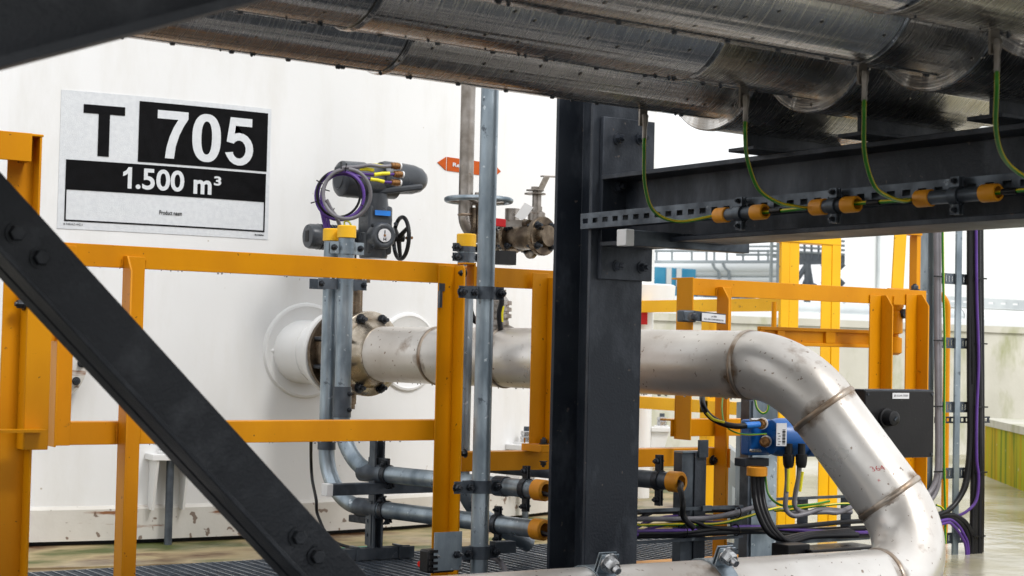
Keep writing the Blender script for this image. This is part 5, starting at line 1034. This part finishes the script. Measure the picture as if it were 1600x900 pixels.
# white clad hall
hz_ = 24; A_ = W(1319,560,hz_); hall = thing('clad_building', 'white corrugated metal building behind the wall at the right', 'building', V((A_.x+3,A_.y,0)))
g = G(); x = A_.x; pr = []; 
n = 110
pts = []
for k in range(n):
    x0 = A_.x+.16*k; pts += [(x0,0),(x0+.09,0),(x0+.11,.012),(x0+.14,.012)]
pts += [(A_.x+.16*n,.001),(A_.x+.16*n,8),(A_.x+8.5,8)]
g.prism(pts, V((0,A_.y,0)), X_, Y_, V((0,0,7))); part('cladding', g, 'clad_far', hall)
g = G(); g.bx(A_.x-.05,A_.x+.16*n,A_.y-.06,A_.y-.001,0,W(1400,473,hz_).z); part('plinth_band', g, 'clad_far', hall)
X = PL(1371,420,1,A_.y).x; g = G(); g.bx(X-.02,X+.02,A_.y-.03,A_.y-.0005,W(1400,473,hz_).z+.01,7); part('joint_strip', g, 'farpipe', hall)
# pipe rack with walkway rails, far away
zr_ = 34
def FW(x, y, dz=0): return W(x, y, zr_+dz)
rack = thing('pipe_rack', 'distant white pipe rack with railings seen between column and goal frame', 'pipe rack', V((FW(1120,560).x,FW(1120,560).y,0)))
def hbar(y, r, mat='farsteel', x0=995, x1=1225, nm='rail', s=.0, dz=0): g = G(); g.cyl(FW(x0,y,dz), FW(x1,y+s*(x1-x0),dz), r, 10); part(nm, g, mat, rack)
hbar(392,.025); hbar(411,.06,nm='beam'); hbar(385,.02,x0=1170); hbar(398,.025,x0=1150); hbar(433,.03)
for y_, r in ((419,.12),(426,.08),(438,.07),(447,.06)): hbar(y_, r, 'clad_far', nm='pipe')
for xx in (1026,1050,1081,1104,1116,1136,1161,1185,1200): g = G(); g.cyl(FW(xx,390), FW(xx,437), .022, 8); part('stanchion', g, 'farsteel', rack)
for xx in (1030,1095,1160): g = G(); g.cyl(V((FW(xx,437).x,FW(xx,437).y,0)), FW(xx,437), .05, 8); part('leg', g, 'farsteel', rack)
for xx in (1114,1130): g = G(); g.tube([FW(xx,411,-.1),FW(xx+2,418,-.1),FW(xx+9,424,-.1),FW(xx+10,436,-.1)], .03, 8); part('drop_pipe', g, 'farsteel', rack)
t = thing('site_cabin', 'blue cabin far off, just right of the steel column', 'cabin', V((FW(1045,560,-2).x,FW(1045,560,-2).y,0)))
g = G(); a = FW(1024,446,-2); b = FW(1068,418,-2); g.box(V((a.x,a.y,0)), X_*1.0, UZ*b.z, Y_*.6); part('wall', g, 'farblue', t); g = G(); g.box(V((a.x+.25,a.y-.03,a.z)), X_*.12, UZ*.35, Y_*.02); g.box(V((a.x+.5,a.y-.03,a.z)), X_*.12, UZ*.35, Y_*.02); part('window', g, 'clad_far', t)
g = G(); a = FW(1070,446,5); g.box(V((a.x,a.y,0)), X_*2.2, UZ*FW(1070,430,5).z, Y_*1.5); o = solo('site_cabin', g, 'fardark', 'dark blue cabin roof low behind the distant pipe rack', 'cabin')
# scaffold tower and dark platform
sc_t = thing('scaffold_tower', 'thin distant scaffold tower left of the goal frame', 'scaffold', V((FW(1208,560,-4).x,FW(1208,560,-4).y,0)))
def FQ(x, y): return W(x, y, 30)
for a, b in (((1206,372),(1203,445)),((1216,374),(1216,440)),((1226,376),(1226,440))): g = G(); g.cyl(FQ(*a), V((FQ(*b).x,FQ(*b).y,0)), .03, 8); part('standard', g, 'farsteel', sc_t)
for y_ in (374,384,392,401): g = G(); g.cyl(FQ(1204,y_), FQ(1235,y_+2), .02, 8); part('ledger', g, 'farsteel', sc_t)
pf = thing('steel_platform', 'dark steel platform with bracing seen through the goal frame', 'platform', V((FQ(1270,560).x,FQ(1270,560).y,0)))
g = G(); g.box(FQ(1228,404), FQ(1320,408)-FQ(1228,404), UZ*.14, Y_*.2); g.box(FQ(1228,414), FQ(1320,412)-FQ(1228,414), UZ*.12, Y_*.2); part('deck', g, 'fardark', pf)
for y_ in (376,383,390,397): g = G(); g.cyl(FQ(1240,y_-4), FQ(1320,y_+1), .022, 8); part('rail', g, 'farsteel', pf)
for xx in range(1246,1320,11): g = G(); g.cyl(FQ(xx,374), FQ(xx,405), .022, 8); part('stanchion', g, 'fardark', pf)
for a, b in (((1262,412),(1243,440)),((1262,412),(1268,450)),((1255,440),(1275,448)),((1305,408),(1306,460)),((1285,412),(1318,445)),((1318,412),(1285,445)),((1236,410),(1235,460))): g = G(); g.cyl(FQ(*a), FQ(*b), .05, 8); part('brace', g, 'fardark', pf)
for xx in (1236,1306): g = G(); g.cyl(FQ(xx,440), V((FQ(xx,440).x,FQ(xx,440).y,0)), .06, 8); part('leg', g, 'fardark', pf)
g = G(); g.cyl(FQ(1262,412), V((FQ(1262,412).x,FQ(1262,412).y,0)), .06, 8); part('leg', g, 'fardark', pf)
# bag-like grey hose support behind the ladder
t = thing('cable_tray', 'brown grey ladder tray leaning behind the yellow post, left of the blue transmitter', 'cable tray', W(1150,760,7.4))
a, b = W(1132,705,7.4), W(1178,745,7.1); g = G(); g.box(a, b-a, UZ*.05, Y_*.03); part('side_rail', g, 'farpipe', t); g = G(); g.box(a+V((0,0,-.11)), b-a, UZ*.10, Y_*.02); part('flank', g, 'farsteel', t)
g = G(); g.cyl(V((W(1145,760,7.5).x,W(1145,760,7.5).y,-.03)), W(1145,722,7.5), .02, 8); part('leg', g, 'farsteel', t)
